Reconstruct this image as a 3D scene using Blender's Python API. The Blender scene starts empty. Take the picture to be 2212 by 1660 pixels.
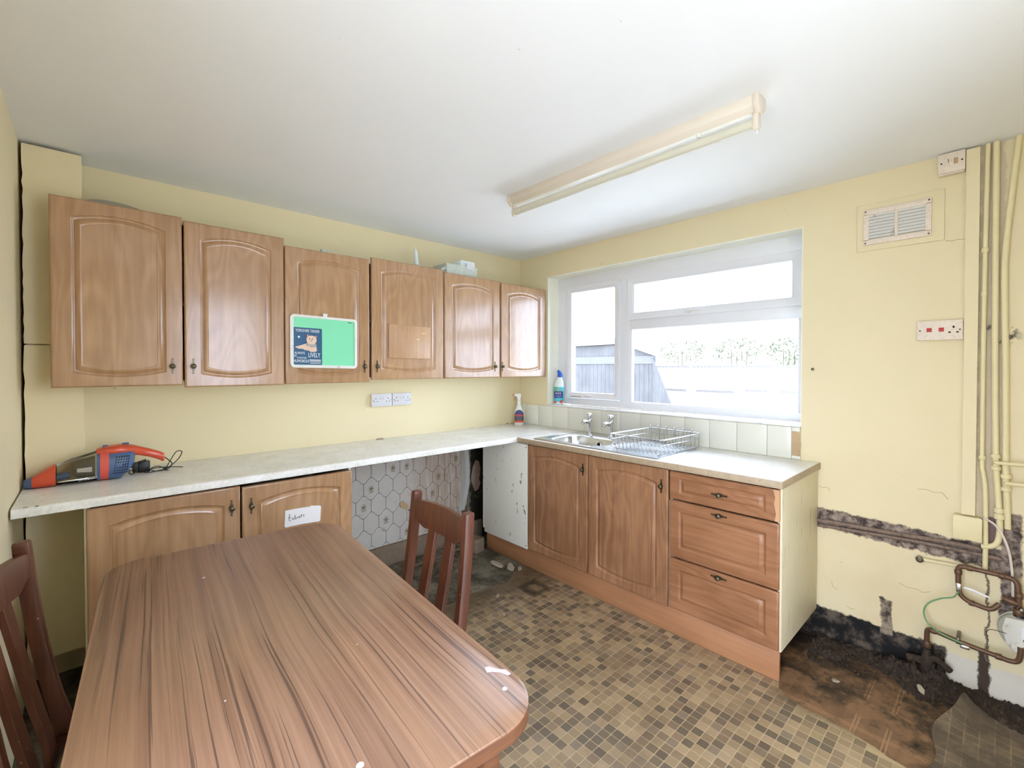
import bpy, bmesh, math, random
from mathutils import Vector, Matrix, noise as mnoise
R = math.radians
rnd = random.Random(7)
scene = bpy.context.scene
COL = scene.collection

# ------------------------------------------------------------------ camera
cd = bpy.data.cameras.new('camera'); cam = bpy.data.objects.new('camera', cd); COL.objects.link(cam)
YAW, PITCH, ROLL = R(47.527), R(-0.781), R(0.039)
fw = Vector((math.cos(YAW)*math.cos(PITCH), math.sin(YAW)*math.cos(PITCH), math.sin(PITCH)))
rt = Vector((math.sin(YAW), -math.cos(YAW), 0)); up = rt.cross(fw)
r2 = rt*math.cos(ROLL)+up*math.sin(ROLL); u2 = up*math.cos(ROLL)-rt*math.sin(ROLL)
m3 = Matrix((r2, u2, -fw)).transposed()
cam.matrix_world = Matrix.Translation((-2.8055, -2.9341, 1.4102)) @ m3.to_4x4()
cd.sensor_width = 36; cd.lens = 981.7*36/2212
cd.shift_x = (1106-1101.5)/2212; cd.shift_y = -(830-806.2)/2212
cd.clip_start = 0.02; cd.clip_end = 200
scene.camera = cam
# ------------------------------------------------------------------ sky, daylight, exposure
w = bpy.data.worlds.new('sky'); scene.world = w; w.use_nodes = True
bg = w.node_tree.nodes['Background']; bg.inputs[0].default_value = (0.76, 0.865, 1.10, 1); bg.inputs[1].default_value = 11.3
scene.view_settings.view_transform = 'Standard'; scene.view_settings.look = 'None'
scene.view_settings.exposure = 0.0; scene.view_settings.gamma = 1.0; scene.view_settings.use_curve_mapping = False
scene.cycles.diffuse_bounces = 5; scene.cycles.max_bounces = 8; scene.cycles.transparent_max_bounces = 10
scene.cycles.adaptive_threshold = 0.08; scene.cycles.caustics_reflective = False; scene.cycles.caustics_refractive = False

# ------------------------------------------------------------------ helpers: materials
def lin(c):
    f = lambda v: v/12.92 if v <= 0.04045 else ((v+0.055)/1.055)**2.4
    return tuple(f(v/255) for v in c)+(1,)
def L(nt, a, b): nt.links.new(a, b)
def node(nt, t, **k):
    n = nt.nodes.new(t)
    for a, v in k.items(): setattr(n, a, v)
    return n
def setin(nt, sock, v):
    if hasattr(v, 'links') or isinstance(v, bpy.types.NodeSocket): nt.links.new(v, sock)
    else: sock.default_value = v
def mth(nt, op, a, b=0.0, c=0.0, clamp=False):
    n = node(nt, 'ShaderNodeMath', operation=op, use_clamp=clamp)
    setin(nt, n.inputs[0], a); setin(nt, n.inputs[1], b)
    if op in ('MULTIPLY_ADD',): setin(nt, n.inputs[2], c)
    return n.outputs[0]
def sstep(nt, v, lo, hi):
    n = node(nt, 'ShaderNodeMapRange', interpolation_type='SMOOTHSTEP')
    setin(nt, n.inputs['Value'], v); setin(nt, n.inputs['From Min'], lo); setin(nt, n.inputs['From Max'], hi)
    return n.outputs[0]
def mixc(nt, f, a, b, blend='MIX'):
    n = node(nt, 'ShaderNodeMix', data_type='RGBA', blend_type=blend)
    setin(nt, n.inputs[0], f); setin(nt, n.inputs[6], a); setin(nt, n.inputs[7], b)
    return n.outputs[2]
def noise(nt, vec, scale, detail=3, rough=0.55, dist=0.0):
    n = node(nt, 'ShaderNodeTexNoise'); n.inputs['Scale'].default_value = scale
    n.inputs['Detail'].default_value = detail; n.inputs['Roughness'].default_value = rough
    n.inputs['Distortion'].default_value = dist
    if vec is not None: nt.links.new(vec, n.inputs['Vector'])
    return n.outputs['Fac']
def mapping(nt, vec, sc=(1, 1, 1), loc=(0, 0, 0), rot=(0, 0, 0)):
    n = node(nt, 'ShaderNodeMapping'); nt.links.new(vec, n.inputs[0])
    n.inputs['Scale'].default_value = sc; n.inputs['Location'].default_value = loc; n.inputs['Rotation'].default_value = rot
    return n.outputs[0]
def objco(nt): return node(nt, 'ShaderNodeTexCoord').outputs['Object']
def worldco(nt): return node(nt, 'ShaderNodeNewGeometry').outputs['Position']
def bump(nt, h, strength=0.3, dist=0.01):
    n = node(nt, 'ShaderNodeBump'); n.inputs['Strength'].default_value = strength; n.inputs['Distance'].default_value = dist
    nt.links.new(h, n.inputs['Height']); return n.outputs[0]
def newmat(name, rough=0.5, metal=0.0, spec=0.5):
    m = bpy.data.materials.new(name); m.use_nodes = True; nt = m.node_tree; b = nt.nodes['Principled BSDF']
    b.inputs['Roughness'].default_value = rough; b.inputs['Metallic'].default_value = metal
    b.inputs['Specular IOR Level'].default_value = spec
    return m, nt, b
def surf(name, col, rough=0.5, var=0.08, scale=9, metal=0.0, spec=0.5, bmp=0.0, bscale=60, dirt=None, dirtamt=0.5, coat=0):
    """plain procedural surface: colour with mottled variation, optional grime of its own colour and fine relief"""
    m, nt, b = newmat(name, rough, metal, spec); co = objco(nt); c = lin(col)
    f = noise(nt, co, scale, 4)
    lo = tuple(v*(1-var) for v in c[:3])+(1,); hi = tuple(min(1, v*(1+var)) for v in c[:3])+(1,)
    out = mixc(nt, f, lo, hi)
    if dirt:
        d = sstep(nt, noise(nt, co, scale*2.3, 6, 0.7), 0.62-0.2*dirtamt, 0.8)
        out = mixc(nt, d, out, lin(dirt))
    L(nt, out, b.inputs['Base Color'])
    if bmp: L(nt, bump(nt, noise(nt, co, bscale, 3), bmp, 0.004), b.inputs['Normal'])
    if coat: b.inputs['Coat Weight'].default_value = coat; b.inputs['Coat Roughness'].default_value = 0.12
    return m
def wood(name, a, bcol, stretch=(22, 22, 1.3), rough=0.38, ring=True, dark=0.0, coat=0.0, contour=False):
    m, nt, b = newmat(name, rough); co = objco(nt)
    mp = mapping(nt, co, stretch)
    n1 = noise(nt, mp, 1.0, 6, 0.62, 0.6); n2 = noise(nt, mapping(nt, co, tuple(s*3.2 for s in stretch)), 1.0, 4)
    n3 = noise(nt, mapping(nt, co, (3.2, 3.2, 3.2)), 1.0, 3)
    f = mth(nt, 'ADD', mth(nt, 'MULTIPLY', n1, 0.6), mth(nt, 'MULTIPLY', n2, 0.35))
    if ring:
        wv = node(nt, 'ShaderNodeTexWave', wave_type='RINGS', rings_direction='SPHERICAL')
        wv.inputs['Scale'].default_value = 1.15; wv.inputs['Distortion'].default_value = 7; wv.inputs['Detail'].default_value = 2.5
        wv.inputs['Detail Scale'].default_value = 1.2
        L(nt, mapping(nt, co, tuple(s*0.42 for s in stretch)), wv.inputs['Vector'])
        f = mth(nt, 'ADD', mth(nt, 'MULTIPLY', f, 0.72), mth(nt, 'MULTIPLY', wv.outputs['Fac'], 0.17))
    if contour:
        nl = noise(nt, mapping(nt, co, tuple(s*(0.20 if s > 10 else 0.75) for s in stretch)), 1.0, 2, 0.5, 0.3)
        f = mth(nt, 'ADD', f, mth(nt, 'MULTIPLY', mth(nt, 'SINE', mth(nt, 'MULTIPLY', nl, 95.0)), 0.065))
    f = mth(nt, 'ADD', f, mth(nt, 'MULTIPLY_ADD', n3, 0.55, -0.27))
    out = mixc(nt, sstep(nt, f, 0.22, 0.78), lin(bcol), lin(a))
    if dark:
        sp = sstep(nt, noise(nt, mapping(nt, co, (5, 5, 3)), 1.0, 6, 0.7), 0.62, 0.8)
        out = mixc(nt, mth(nt, 'MULTIPLY', sp, dark), out, lin((92, 70, 52)))
    L(nt, out, b.inputs['Base Color'])
    L(nt, bump(nt, n2, 0.05, 0.002), b.inputs['Normal'])
    if coat: b.inputs['Coat Weight'].default_value = coat; b.inputs['Coat Roughness'].default_value = 0.16
    return m
def yz(nt):
    s = node(nt, 'ShaderNodeSeparateXYZ'); L(nt, worldco(nt), s.inputs[0]); return s.outputs
def box_mask(nt, a, b_, a0, a1, b0, b1, s=0.008):
    p = mth(nt, 'MULTIPLY', sstep(nt, a, a0-s, a0+s), mth(nt, 'SUBTRACT', 1.0, sstep(nt, a, a1-s, a1+s)))
    q = mth(nt, 'MULTIPLY', sstep(nt, b_, b0-s, b0+s), mth(nt, 'SUBTRACT', 1.0, sstep(nt, b_, b1-s, b1+s)))
    return mth(nt, 'MULTIPLY', p, q)

M = {}
CREAM = (233, 219, 180)
def wall_mat(name, col, marks=True):
    m, nt, b = newmat(name, 0.62, 0, 0.35); co = worldco(nt); c = lin(col)
    n1 = noise(nt, co, 1.7, 4); n2 = noise(nt, co, 14, 4)
    out = mixc(nt, n1, tuple(v*0.93 for v in c[:3])+(1,), tuple(min(1, v*1.05) for v in c[:3])+(1,))
    sp = sstep(nt, noise(nt, co, 31, 2, 0.5), 0.76, 0.80)
    if marks: out = mixc(nt, mth(nt, 'MULTIPLY', sp, 0.5), out, lin((120, 100, 70)))
    h = mth(nt, 'ADD', n2, mth(nt, 'MULTIPLY', n1, 3))
    L(nt, bump(nt, h, 0.25, 0.006), b.inputs['Normal'])
    return m, nt, b, out
m, nt, b, out = wall_mat('cream_paint', CREAM); L(nt, out, b.inputs['Base Color']); M['wall'] = m
# cabinet wall: the recess under the worktop is damp, with black mould by the corner
m, nt, b, out = wall_mat('cream_paint_back', CREAM); s = yz(nt); co = worldco(nt)
nz = noise(nt, co, 9, 6, 0.65); yy = mth(nt, 'ADD', s[0], mth(nt, 'MULTIPLY_ADD', nz, 0.10, -0.05)); zz = mth(nt, 'ADD', s[2], mth(nt, 'MULTIPLY_ADD', nz, 0.12, -0.06))
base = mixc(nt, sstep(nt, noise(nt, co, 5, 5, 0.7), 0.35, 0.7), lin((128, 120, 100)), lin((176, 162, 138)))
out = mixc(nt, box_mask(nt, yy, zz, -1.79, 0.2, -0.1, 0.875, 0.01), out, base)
mk = box_mask(nt, yy, zz, -0.56, 0.2, 0.0, 0.9, 0.015)
mold = mixc(nt, sstep(nt, noise(nt, co, 7, 6, 0.7), 0.55, 0.66), lin((34, 32, 25)), lin((84, 82, 54)))
out = mixc(nt, mk, out, mold); L(nt, out, b.inputs['Base Color']); M['wall_back'] = m
# window wall: damp line along the floor, open chases around the pipes
m, nt, b, out = wall_mat('cream_paint_right', CREAM); s = yz(nt); co = worldco(nt)
nz = noise(nt, co, 16, 6, 0.7); nz2 = noise(nt, co, 4.0, 5, 0.65)
jy = mth(nt, 'ADD', s[1], mth(nt, 'MULTIPLY_ADD', nz, 0.05, -0.025)); jz = mth(nt, 'ADD', s[2], mth(nt, 'MULTIPLY_ADD', nz, 0.06, -0.03))
stain = sstep(nt, noise(nt, co, 1.3, 5, 0.6), 0.5, 0.75)
low = mth(nt, 'SUBTRACT', 1.0, sstep(nt, s[2], 0.15, 1.1))
out = mixc(nt, mth(nt, 'MULTIPLY', mth(nt, 'MULTIPLY', stain, low), 0.30), out, lin((200, 170, 120)))
plaster = mixc(nt, nz2, lin((198, 190, 174)), lin((240, 233, 218)))
out = mixc(nt, box_mask(nt, jy, jz, -4, -2.745, -0.2, 0.135, 0.006), out, plaster)
rot = mixc(nt, sstep(nt, noise(nt, co, 11, 6, 0.7), 0.46, 0.66), lin((15, 12, 10)), lin((104, 92, 78)))
out = mixc(nt, box_mask(nt, jy, jz, -2.765, 1, -0.2, 0.155, 0.006), out, rot)
out = mixc(nt, box_mask(nt, jy, jz, -2.578, -2.532, 0.12, 0.29, 0.004), out, mixc(nt, sstep(nt, nz, 0.4, 0.6), lin((66, 52, 42)), lin((160, 144, 124))))
out = mixc(nt, box_mask(nt, jy, jz, -2.90, -2.865, 0.0, 0.20, 0.004), out, lin((68, 54, 44)))
out = mixc(nt, box_mask(nt, jy, s[2], -2.893, -2.886, 0.15, 0.64, 0.002), out, lin((118, 102, 82)))
ch = mixc(nt, sstep(nt, noise(nt, co, 24, 6, 0.7), 0.38, 0.66), lin((58, 44, 38)), lin((168, 150, 136)))
jz2 = mth(nt, 'MULTIPLY_ADD', s[1], -0.04, jz)
out = mixc(nt, box_mask(nt, jy, jz2, -2.95, -2.2, 0.665, 0.765, 0.005), out, ch)
out = mixc(nt, box_mask(nt, jy, jz, -2.985, -2.925, 0.36, 0.80, 0.005), out, ch)
out = mixc(nt, box_mask(nt, jy, s[2], -2.937, -2.872, 0.66, 0.775, 0.004), out, mixc(nt, nz2, lin((90, 66, 60)), lin((160, 132, 124))))
side = box_mask(nt, jy, s[2], -2.925, -2.850, 0.775, 2.36, 0.006)
out = mixc(nt, mth(nt, 'MULTIPLY', side, 0.55), out, mixc(nt, nz, lin((150, 132, 112)), lin((214, 200, 176))))
grub = box_mask(nt, jy, s[2], -2.96, -2.855, 1.50, 1.60, 0.02)
out = mixc(nt, mth(nt, 'MULTIPLY', grub, sstep(nt, nz, 0.5, 0.62)), out, lin((70, 64, 56)))
L(nt, out, b.inputs['Base Color']); M['wall_right'] = m
# ceiling
m, nt, b = newmat('ceiling_paint', 0.75, 0, 0.3); co = worldco(nt)
c0 = mixc(nt, noise(nt, co, 1.1, 4), lin((236, 237, 238)), lin((246, 247, 248)))
sp = sstep(nt, noise(nt, co, 26, 2, 0.5), 0.775, 0.80)
L(nt, mixc(nt, mth(nt, 'MULTIPLY', sp, 0.35), c0, lin((150, 145, 135))), b.inputs['Base Color'])
L(nt, bump(nt, noise(nt, co, 9, 5), 0.2, 0.006), b.inputs['Normal']); M['ceiling'] = m
# concrete sub-floor, black with rot by the window wall
m, nt, b = newmat('bare_floor', 0.8); co = worldco(nt); s = yz(nt)
c0 = mixc(nt, sstep(nt, noise(nt, co, 5, 7, 0.7), 0.35, 0.66), lin((58, 54, 44)), lin((138, 132, 112)))
c0 = mixc(nt, sstep(nt, noise(nt, co, 17, 6, 0.7), 0.55, 0.68), c0, lin((96, 72, 50)))
c1 = mixc(nt, sstep(nt, noise(nt, co, 14, 7, 0.7), 0.4, 0.66), lin((26, 20, 16)), lin((92, 74, 58)))
L(nt, mixc(nt, sstep(nt, s[1], -2.0, -2.2), c0, c1), b.inputs['Base Color'])
L(nt, bump(nt, noise(nt, co, 40, 6, 0.7), 0.9, 0.012), b.inputs['Normal']); M['floor'] = m
# brown parquet-print underlay
m, nt, b = newmat('old_vinyl_print', 0.55); co = worldco(nt); s = yz(nt)
n1 = noise(nt, mapping(nt, co, (4, 26, 4)), 1.0, 5); n2 = noise(nt, co, 6, 6, 0.7)
c0 = mixc(nt, n1, lin((112, 82, 58)), lin((158, 122, 90)))
chk = node(nt, 'ShaderNodeTexChecker'); chk.inputs['Scale'].default_value = 9.8; L(nt, mapping(nt, co, (1, 1, 0.001), (0.024, 0.05, 0), (0, 0, R(45))), chk.inputs['Vector'])
c0 = mixc(nt, mth(nt, 'MULTIPLY', chk.outputs['Fac'], 0.30), c0, lin((92, 66, 48)))
def lines(axis, offs, wdt):
    acc = None
    for o_ in offs:
        k = mth(nt, 'SUBTRACT', 1.0, sstep(nt, mth(nt, 'ABSOLUTE', mth(nt, 'SUBTRACT', axis, o_)), wdt*0.5, wdt))
        acc = k if acc is None else mth(nt, 'MAXIMUM', acc, k)
    return acc
lx = lines(s[0], (-0.414, -0.426, -0.61, -0.622), 0.0035); ly = lines(s[1], (-2.538, -2.55, -2.636, -2.648, -2.84), 0.0035)
ll = mth(nt, 'MAXIMUM', lx, mth(nt, 'MULTIPLY', ly, sstep(nt, noise(nt, mapping(nt, co, (3, 0.3, 1)), 1.0, 1), 0.40, 0.46)))
c0 = mixc(nt, mth(nt, 'MULTIPLY', ll, 0.55), c0, lin((190, 150, 112)))
c0 = mixc(nt, sstep(nt, mth(nt, 'ADD', n2, mth(nt, 'MULTIPLY', s[0], 0.42)), 0.25, 0.50), c0, lin((34, 26, 20)))
c0 = mixc(nt, mth(nt, 'MULTIPLY', sstep(nt, noise(nt, co, 23, 6, 0.7), 0.55, 0.7), 0.7), c0, lin((54, 42, 32)))
L(nt, c0, b.inputs['Base Color']); L(nt, bump(nt, n2, 0.3, 0.006), b.inputs['Normal']); M['old_vinyl'] = m
# mosaic vinyl: joint colour sheet and per-tile tint
def mosaic(name, tint):
    m, nt, b = newmat(name, 0.42); co = worldco(nt); s = yz(nt)
    if tint:
        at = node(nt, 'ShaderNodeAttribute', attribute_name='tint'); base = at.outputs['Color']
        base = mixc(nt, mth(nt, 'MULTIPLY', noise(nt, co, 70, 4, 0.7), 0.5), base, lin((160, 140, 112)), 'MULTIPLY')
        base = mixc(nt, 0.5, base, at.outputs['Color'])
    else: base = mixc(nt, noise(nt, co, 30, 3), lin((176, 154, 118)), lin((200, 180, 142)))
    n1 = noise(nt, co, 3.3, 6, 0.68); n2 = noise(nt, co, 15, 6, 0.7)
    d = sstep(nt, n1, 0.50, 0.72); base = mixc(nt, mth(nt, 'MULTIPLY', d, 0.45), base, lin((104, 84, 60)))
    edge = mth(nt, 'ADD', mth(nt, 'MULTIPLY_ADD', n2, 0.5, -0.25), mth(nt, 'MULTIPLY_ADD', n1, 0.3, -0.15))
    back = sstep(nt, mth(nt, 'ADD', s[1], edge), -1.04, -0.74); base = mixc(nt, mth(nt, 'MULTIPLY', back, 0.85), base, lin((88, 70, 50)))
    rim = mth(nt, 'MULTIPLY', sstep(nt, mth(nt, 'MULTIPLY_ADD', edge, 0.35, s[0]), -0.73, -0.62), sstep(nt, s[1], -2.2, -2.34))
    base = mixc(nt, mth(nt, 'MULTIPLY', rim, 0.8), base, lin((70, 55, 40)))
    # burnt square outline near the plinth
    jx = mth(nt, 'ADD', s[0], mth(nt, 'MULTIPLY_ADD', n2, 0.06, -0.03)); jy = mth(nt, 'ADD', s[1], mth(nt, 'MULTIPLY_ADD', n2, 0.06, -0.03))
    o1 = box_mask(nt, jx, jy, -0.83, -0.67, -0.99, -0.83, 0.02); i1 = box_mask(nt, jx, jy, -0.785, -0.70, -0.965, -0.875, 0.018)
    base = mixc(nt, mth(nt, 'MULTIPLY', mth(nt, 'SUBTRACT', o1, i1, clamp=True), 0.9), base, lin((38, 28, 19)))
    L(nt, base, b.inputs['Base Color']); L(nt, bump(nt, noise(nt, co, 120, 3), 0.08, 0.002), b.inputs['Normal'])
    return m
M['vinyl'] = mosaic('mosaic_vinyl', False); M['mosaic'] = mosaic('mosaic_tile', True)
m, nt, b = newmat('dirty_mosaic_offcut', 0.6); co = worldco(nt); s = yz(nt)
bt = node(nt, 'ShaderNodeTexBrick', offset=0.0, squash=1.0); bt.inputs['Scale'].default_value = 1.0
for k_, v_ in (('Brick Width', 0.04), ('Row Height', 0.04), ('Mortar Size', 0.0022), ('Bias', -0.2)): bt.inputs[k_].default_value = v_
bt.inputs['Color1'].default_value = lin((126, 110, 90)); bt.inputs['Color2'].default_value = lin((96, 84, 70)); bt.inputs['Mortar'].default_value = lin((148, 130, 104)); L(nt, co, bt.inputs['Vector'])
d_ = sstep(nt, noise(nt, co, 5, 6, 0.7), 0.38, 0.6)
c0 = mixc(nt, mth(nt, 'MULTIPLY', d_, 0.85), bt.outputs['Color'], mixc(nt, noise(nt, co, 30, 5, 0.7), lin((58, 48, 40)), lin((104, 92, 78))))
L(nt, c0, b.inputs['Base Color']); L(nt, bump(nt, noise(nt, co, 20, 5, 0.7), 0.5, 0.006), b.inputs['Normal']); M['vinyl_dirty'] = m

M['door'] = wood('oak_effect_door', (188, 150, 112), (160, 120, 82), rough=0.3, ring=False, coat=0.7, contour=True)
M['doorB'] = wood('oak_effect_door_worn', (178, 132, 96), (138, 96, 66), ring=False, dark=0.45, coat=0.15, contour=True)
M['drawer'] = wood('oak_effect_drawer', (174, 124, 88), (140, 94, 62), (22, 1.3, 22), ring=False, dark=0.25, coat=0.15, contour=True)
M['plinth'] = wood('oak_effect_plinth', (190, 138, 98), (166, 116, 80), (14, 0.8, 14), 0.5, False, dark=0.35)
M['chipwood'] = surf('chipped_edge', (206, 160, 118), 0.6)
M['carcass'] = surf('white_carcass', (226, 222, 206), 0.5, 0.04)
M['endpanel'] = surf('stained_end_panel', (222, 212, 180), 0.5, 0.08, 5)
m = M['endpanel']; nt = m.node_tree; b = nt.nodes['Principled BSDF']; src = b.inputs['Base Color'].links[0].from_socket; co = objco(nt)
st = sstep(nt, noise(nt, mapping(nt, co, (60, 60, 5)), 1.0, 5, 0.7), 0.60, 0.72)
L(nt, mixc(nt, mth(nt, 'MULTIPLY', st, 0.7), src, lin((120, 92, 58))), b.inputs['Base Color'])
M['whitepanel'] = surf('white_panel', (242, 240, 228), 0.45, 0.04, 4)
m = M['whitepanel']; nt = m.node_tree; b = nt.nodes['Principled BSDF']; src = b.inputs['Base Color'].links[0].from_socket; co = objco(nt)
st = sstep(nt, noise(nt, mapping(nt, co, (26, 26, 9), (3, 1, 0)), 1.0, 5, 0.6), 0.635, 0.66)
L(nt, mixc(nt, mth(nt, 'MULTIPLY', st, 0.85), src, lin((92, 78, 58))), b.inputs['Base Color'])
def worktop_mat(name, a, c, rough):
    m, nt, b = newmat(name, rough); co = objco(nt)
    f = mth(nt, 'ADD', mth(nt, 'MULTIPLY', noise(nt, co, 60, 5, 0.7), 0.6), mth(nt, 'MULTIPLY', noise(nt, co, 9, 4), 0.4))
    o_ = mixc(nt, sstep(nt, f, 0.32, 0.66), lin(a), lin(c))
    L(nt, o_, b.inputs['Base Color']); return m
M['worktop'] = worktop_mat('stone_effect_laminate', (218, 216, 208), (242, 241, 236), 0.32)
M['worktop_edge'] = surf('worn_laminate_edge', (178, 158, 130), 0.5, 0.2, 30, dirt=(110, 86, 62), dirtamt=0.4)
def table_mat():
    m, nt, b = newmat('rosewood_laminate', 0.32); co = objco(nt)
    wob = node(nt, 'ShaderNodeVectorMath', operation='ADD'); nn = node(nt, 'ShaderNodeTexNoise'); nn.inputs['Scale'].default_value = 1.6; nn.inputs['Detail'].default_value = 2
    L(nt, mapping(nt, co, (1, 0.5, 1)), nn.inputs['Vector'])
    sc = node(nt, 'ShaderNodeVectorMath', operation='SCALE'); L(nt, nn.outputs['Color'], sc.inputs[0]); sc.inputs['Scale'].default_value = 0.06
    L(nt, co, wob.inputs[0]); L(nt, sc.outputs[0], wob.inputs[1]); v = wob.outputs[0]
    g1 = noise(nt, mapping(nt, v, (60, 0.9, 1)), 1.0, 6, 0.65); g2 = noise(nt, mapping(nt, v, (150, 3.5, 1)), 1.0, 4)
    g3 = noise(nt, mapping(nt, v, (150, 0.9, 1), (3.1, 0.7, 0)), 1.0, 4, 0.6)
    c0 = mixc(nt, sstep(nt, g1, 0.33, 0.68), lin((138, 104, 82)), lin((176, 138, 112)))
    c0 = mixc(nt, mth(nt, 'MULTIPLY', g2, 0.45), c0, lin((128, 94, 74)))
    c0 = mixc(nt, mth(nt, 'MULTIPLY', sstep(nt, g3, 0.575, 0.64), 0.75), c0, lin((78, 58, 50)))
    c0 = mixc(nt, mth(nt, 'MULTIPLY', sstep(nt, noise(nt, mapping(nt, v, (6, 1.2, 1)), 1.0, 3), 0.45, 0.7), 0.35), c0, lin((184, 142, 106)))
    L(nt, c0, b.inputs['Base Color']); L(nt, bump(nt, g2, 0.04, 0.002), b.inputs['Normal']); return m
M['table'] = table_mat()
M['table_edge'] = wood('table_edge_band', (128, 80, 48), (88, 54, 33), (4, 4, 60), 0.45, False)
M['chair'] = wood('mahogany_stain', (108, 60, 38), (68, 35, 22), (26, 26, 2), 0.42, False, coat=0.15)
m = M['chair']; nt = m.node_tree; b = nt.nodes['Principled BSDF']; src = b.inputs['Base Color'].links[0].from_socket; co = objco(nt)
st = sstep(nt, noise(nt, mapping(nt, co, (30, 90, 34)), 1.0, 4, 0.6), 0.70, 0.735)
L(nt, mixc(nt, st, src, lin((206, 152, 96))), b.inputs['Base Color'])
M['seatpad'] = surf('grey_seat_fabric', (122, 118, 110), 0.85, 0.15, 40, bmp=0.3, bscale=300)
M['brass'] = surf('antiqued_brass', (104, 96, 78), 0.32, 0.35, 90, metal=0.85)
M['steel'] = surf('stainless_steel', (206, 206, 204), 0.24, 0.04, 20, metal=1.0)
M['chrome'] = surf('chrome', (222, 224, 228), 0.09, 0.03, 20, metal=1.0)
M['wire'] = surf('plated_wire', (196, 200, 206), 0.25, 0.08, 40, metal=0.9)
M['black'] = surf('black_plastic', (26, 26, 28), 0.4, 0.2)
M['dark'] = surf('dark_hole', (30, 27, 22), 0.8, 0.3)
M['reveal'] = surf('pale_reveal_paint', (246, 245, 228), 0.6, 0.03, 5)
M['upvc'] = surf('white_upvc', (234, 235, 238), 0.3, 0.03, 4)
M['gasket'] = surf('grey_gasket', (120, 122, 126), 0.6)
M['white'] = surf('white_plastic', (228, 226, 220), 0.4, 0.05, dirt=(150, 130, 104), dirtamt=0.25)
M['socket'] = surf('grubby_socket_white', (214, 214, 218), 0.45, 0.06, 20)
M['dirtywhite'] = surf('grimy_white_plastic', (230, 216, 198), 0.45, 0.1, 60, dirt=(176, 146, 116), dirtamt=0.5)
M['red'] = surf('red_rocker', (190, 58, 58), 0.35)
M['tile_white'] = surf('white_glazed_tile', (232, 231, 218), 0.16, 0.03, 6)
M['tile_sill'] = surf('white_sill_tile', (236, 236, 236), 0.2, 0.03, 6)
M['grout'] = surf('old_grout', (196, 184, 156), 0.9, 0.15, 30)
M['adhesive'] = surf('bare_tile_adhesive', (190, 164, 128), 0.95, 0.12, 30, bmp=0.5)
m, nt, b = newmat('ogee_tile_glaze', 0.3); co = worldco(nt); s = yz(nt)
c0 = mixc(nt, noise(nt, co, 8, 4), lin((190, 188, 182)), lin((212, 209, 202)))
gr = mth(nt, 'MULTIPLY', sstep(nt, s[0], -1.25, -0.85), sstep(nt, noise(nt, mapping(nt, co, (30, 1, 3)), 1.0, 6, 0.7), 0.25, 0.6))
c0 = mixc(nt, mth(nt, 'MULTIPLY', gr, 0.75), c0, lin((158, 132, 108)))
c0 = mixc(nt, mth(nt, 'MULTIPLY', sstep(nt, noise(nt, co, 13, 6, 0.7), 0.58, 0.72), 0.5), c0, lin((150, 128, 104))); L(nt, c0, b.inputs['Base Color']); M['ogee'] = m
M['joint'] = surf('brown_tile_joint', (104, 92, 76), 0.9, 0.2, 40)
M['flower'] = surf('printed_flower', (128, 116, 92), 0.4, 0.35, 120)
M['pipe'] = surf('cream_painted_pipe', (230, 217, 172), 0.5, 0.06, 14, bmp=0.15, bscale=40)
M['pipe_white'] = surf('white_painted_pipe', (226, 216, 204), 0.5, 0.08, 30, dirt=(120, 100, 80), dirtamt=0.4)
M['copper'] = surf('dull_copper', (108, 80, 60), 0.48, 0.35, 40, metal=0.4)
M['greenwire'] = surf('green_earth_wire', (112, 160, 112), 0.5)
M['meter'] = surf('gas_meter_white', (222, 220, 208), 0.45, 0.05, dirt=(160, 150, 120), dirtamt=0.3)
M['meter_rim'] = surf('gas_meter_grey', (168, 166, 148), 0.5)
M['batten'] = surf('aged_batten_white', (224, 212, 194), 0.45, 0.04)
M['reflector'] = surf('batten_reflector', (230, 222, 202), 0.3, 0.04)
M['tube'] = surf('fluorescent_tube_glass', (212, 208, 188), 0.18, 0.03)
M['paper'] = surf('white_paper', (236, 236, 238), 0.7, 0.03)
M['paintdrip'] = surf('dried_paint', (206, 196, 198), 0.5, 0.1, 90)
M['ink'] = surf('black_ink', (30, 30, 34), 0.6)
M['greenboard'] = surf('mint_green_board', (134, 226, 178), 0.3, 0.06, 3)
M['navy'] = surf('poster_blue', (34, 86, 124), 0.35, 0.25, 14)
M['poster_white'] = surf('poster_lettering', (226, 236, 238), 0.4)
M['dogfur'] = surf('dog_picture_tan', (224, 196, 174), 0.5, 0.12, 80)
M['dogdark'] = surf('dog_picture_grey', (170, 160, 158), 0.5, 0.2, 80)
M['dogear'] = surf('dog_picture_ear', (196, 140, 122), 0.5)
M['pine'] = wood('pale_board', (204, 166, 128), (178, 138, 102), (24, 24, 1.4), 0.45, False)
M['tape'] = surf('yellowed_tape', (226, 200, 140), 0.5)
M['orange'] = surf('orange_red_plastic', (206, 76, 44), 0.3, 0.06, coat=0.3)
M['bluegrey'] = surf('slate_blue_plastic', (74, 100, 140), 0.35, 0.08)
M['smoke'] = surf('smoked_filter', (104, 100, 92), 0.4, 0.15)
M['cord'] = surf('black_cord', (34, 34, 36), 0.5)
M['bottle_white'] = surf('bottle_white', (236, 236, 232), 0.35, 0.03)
M['label_navy'] = surf('label_navy', (58, 60, 122), 0.4); M['label_red'] = surf('label_red', (196, 66, 56), 0.4)
M['label_dark'] = surf('label_charcoal', (78, 80, 88), 0.4); M['label_orange'] = surf('label_orange', (220, 92, 56), 0.4)
M['label_blue'] = surf('label_blue', (96, 134, 200), 0.4); M['label_green'] = surf('label_green', (110, 178, 150), 0.4)
M['trigger'] = surf('trigger_rust', (196, 112, 84), 0.4)
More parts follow.
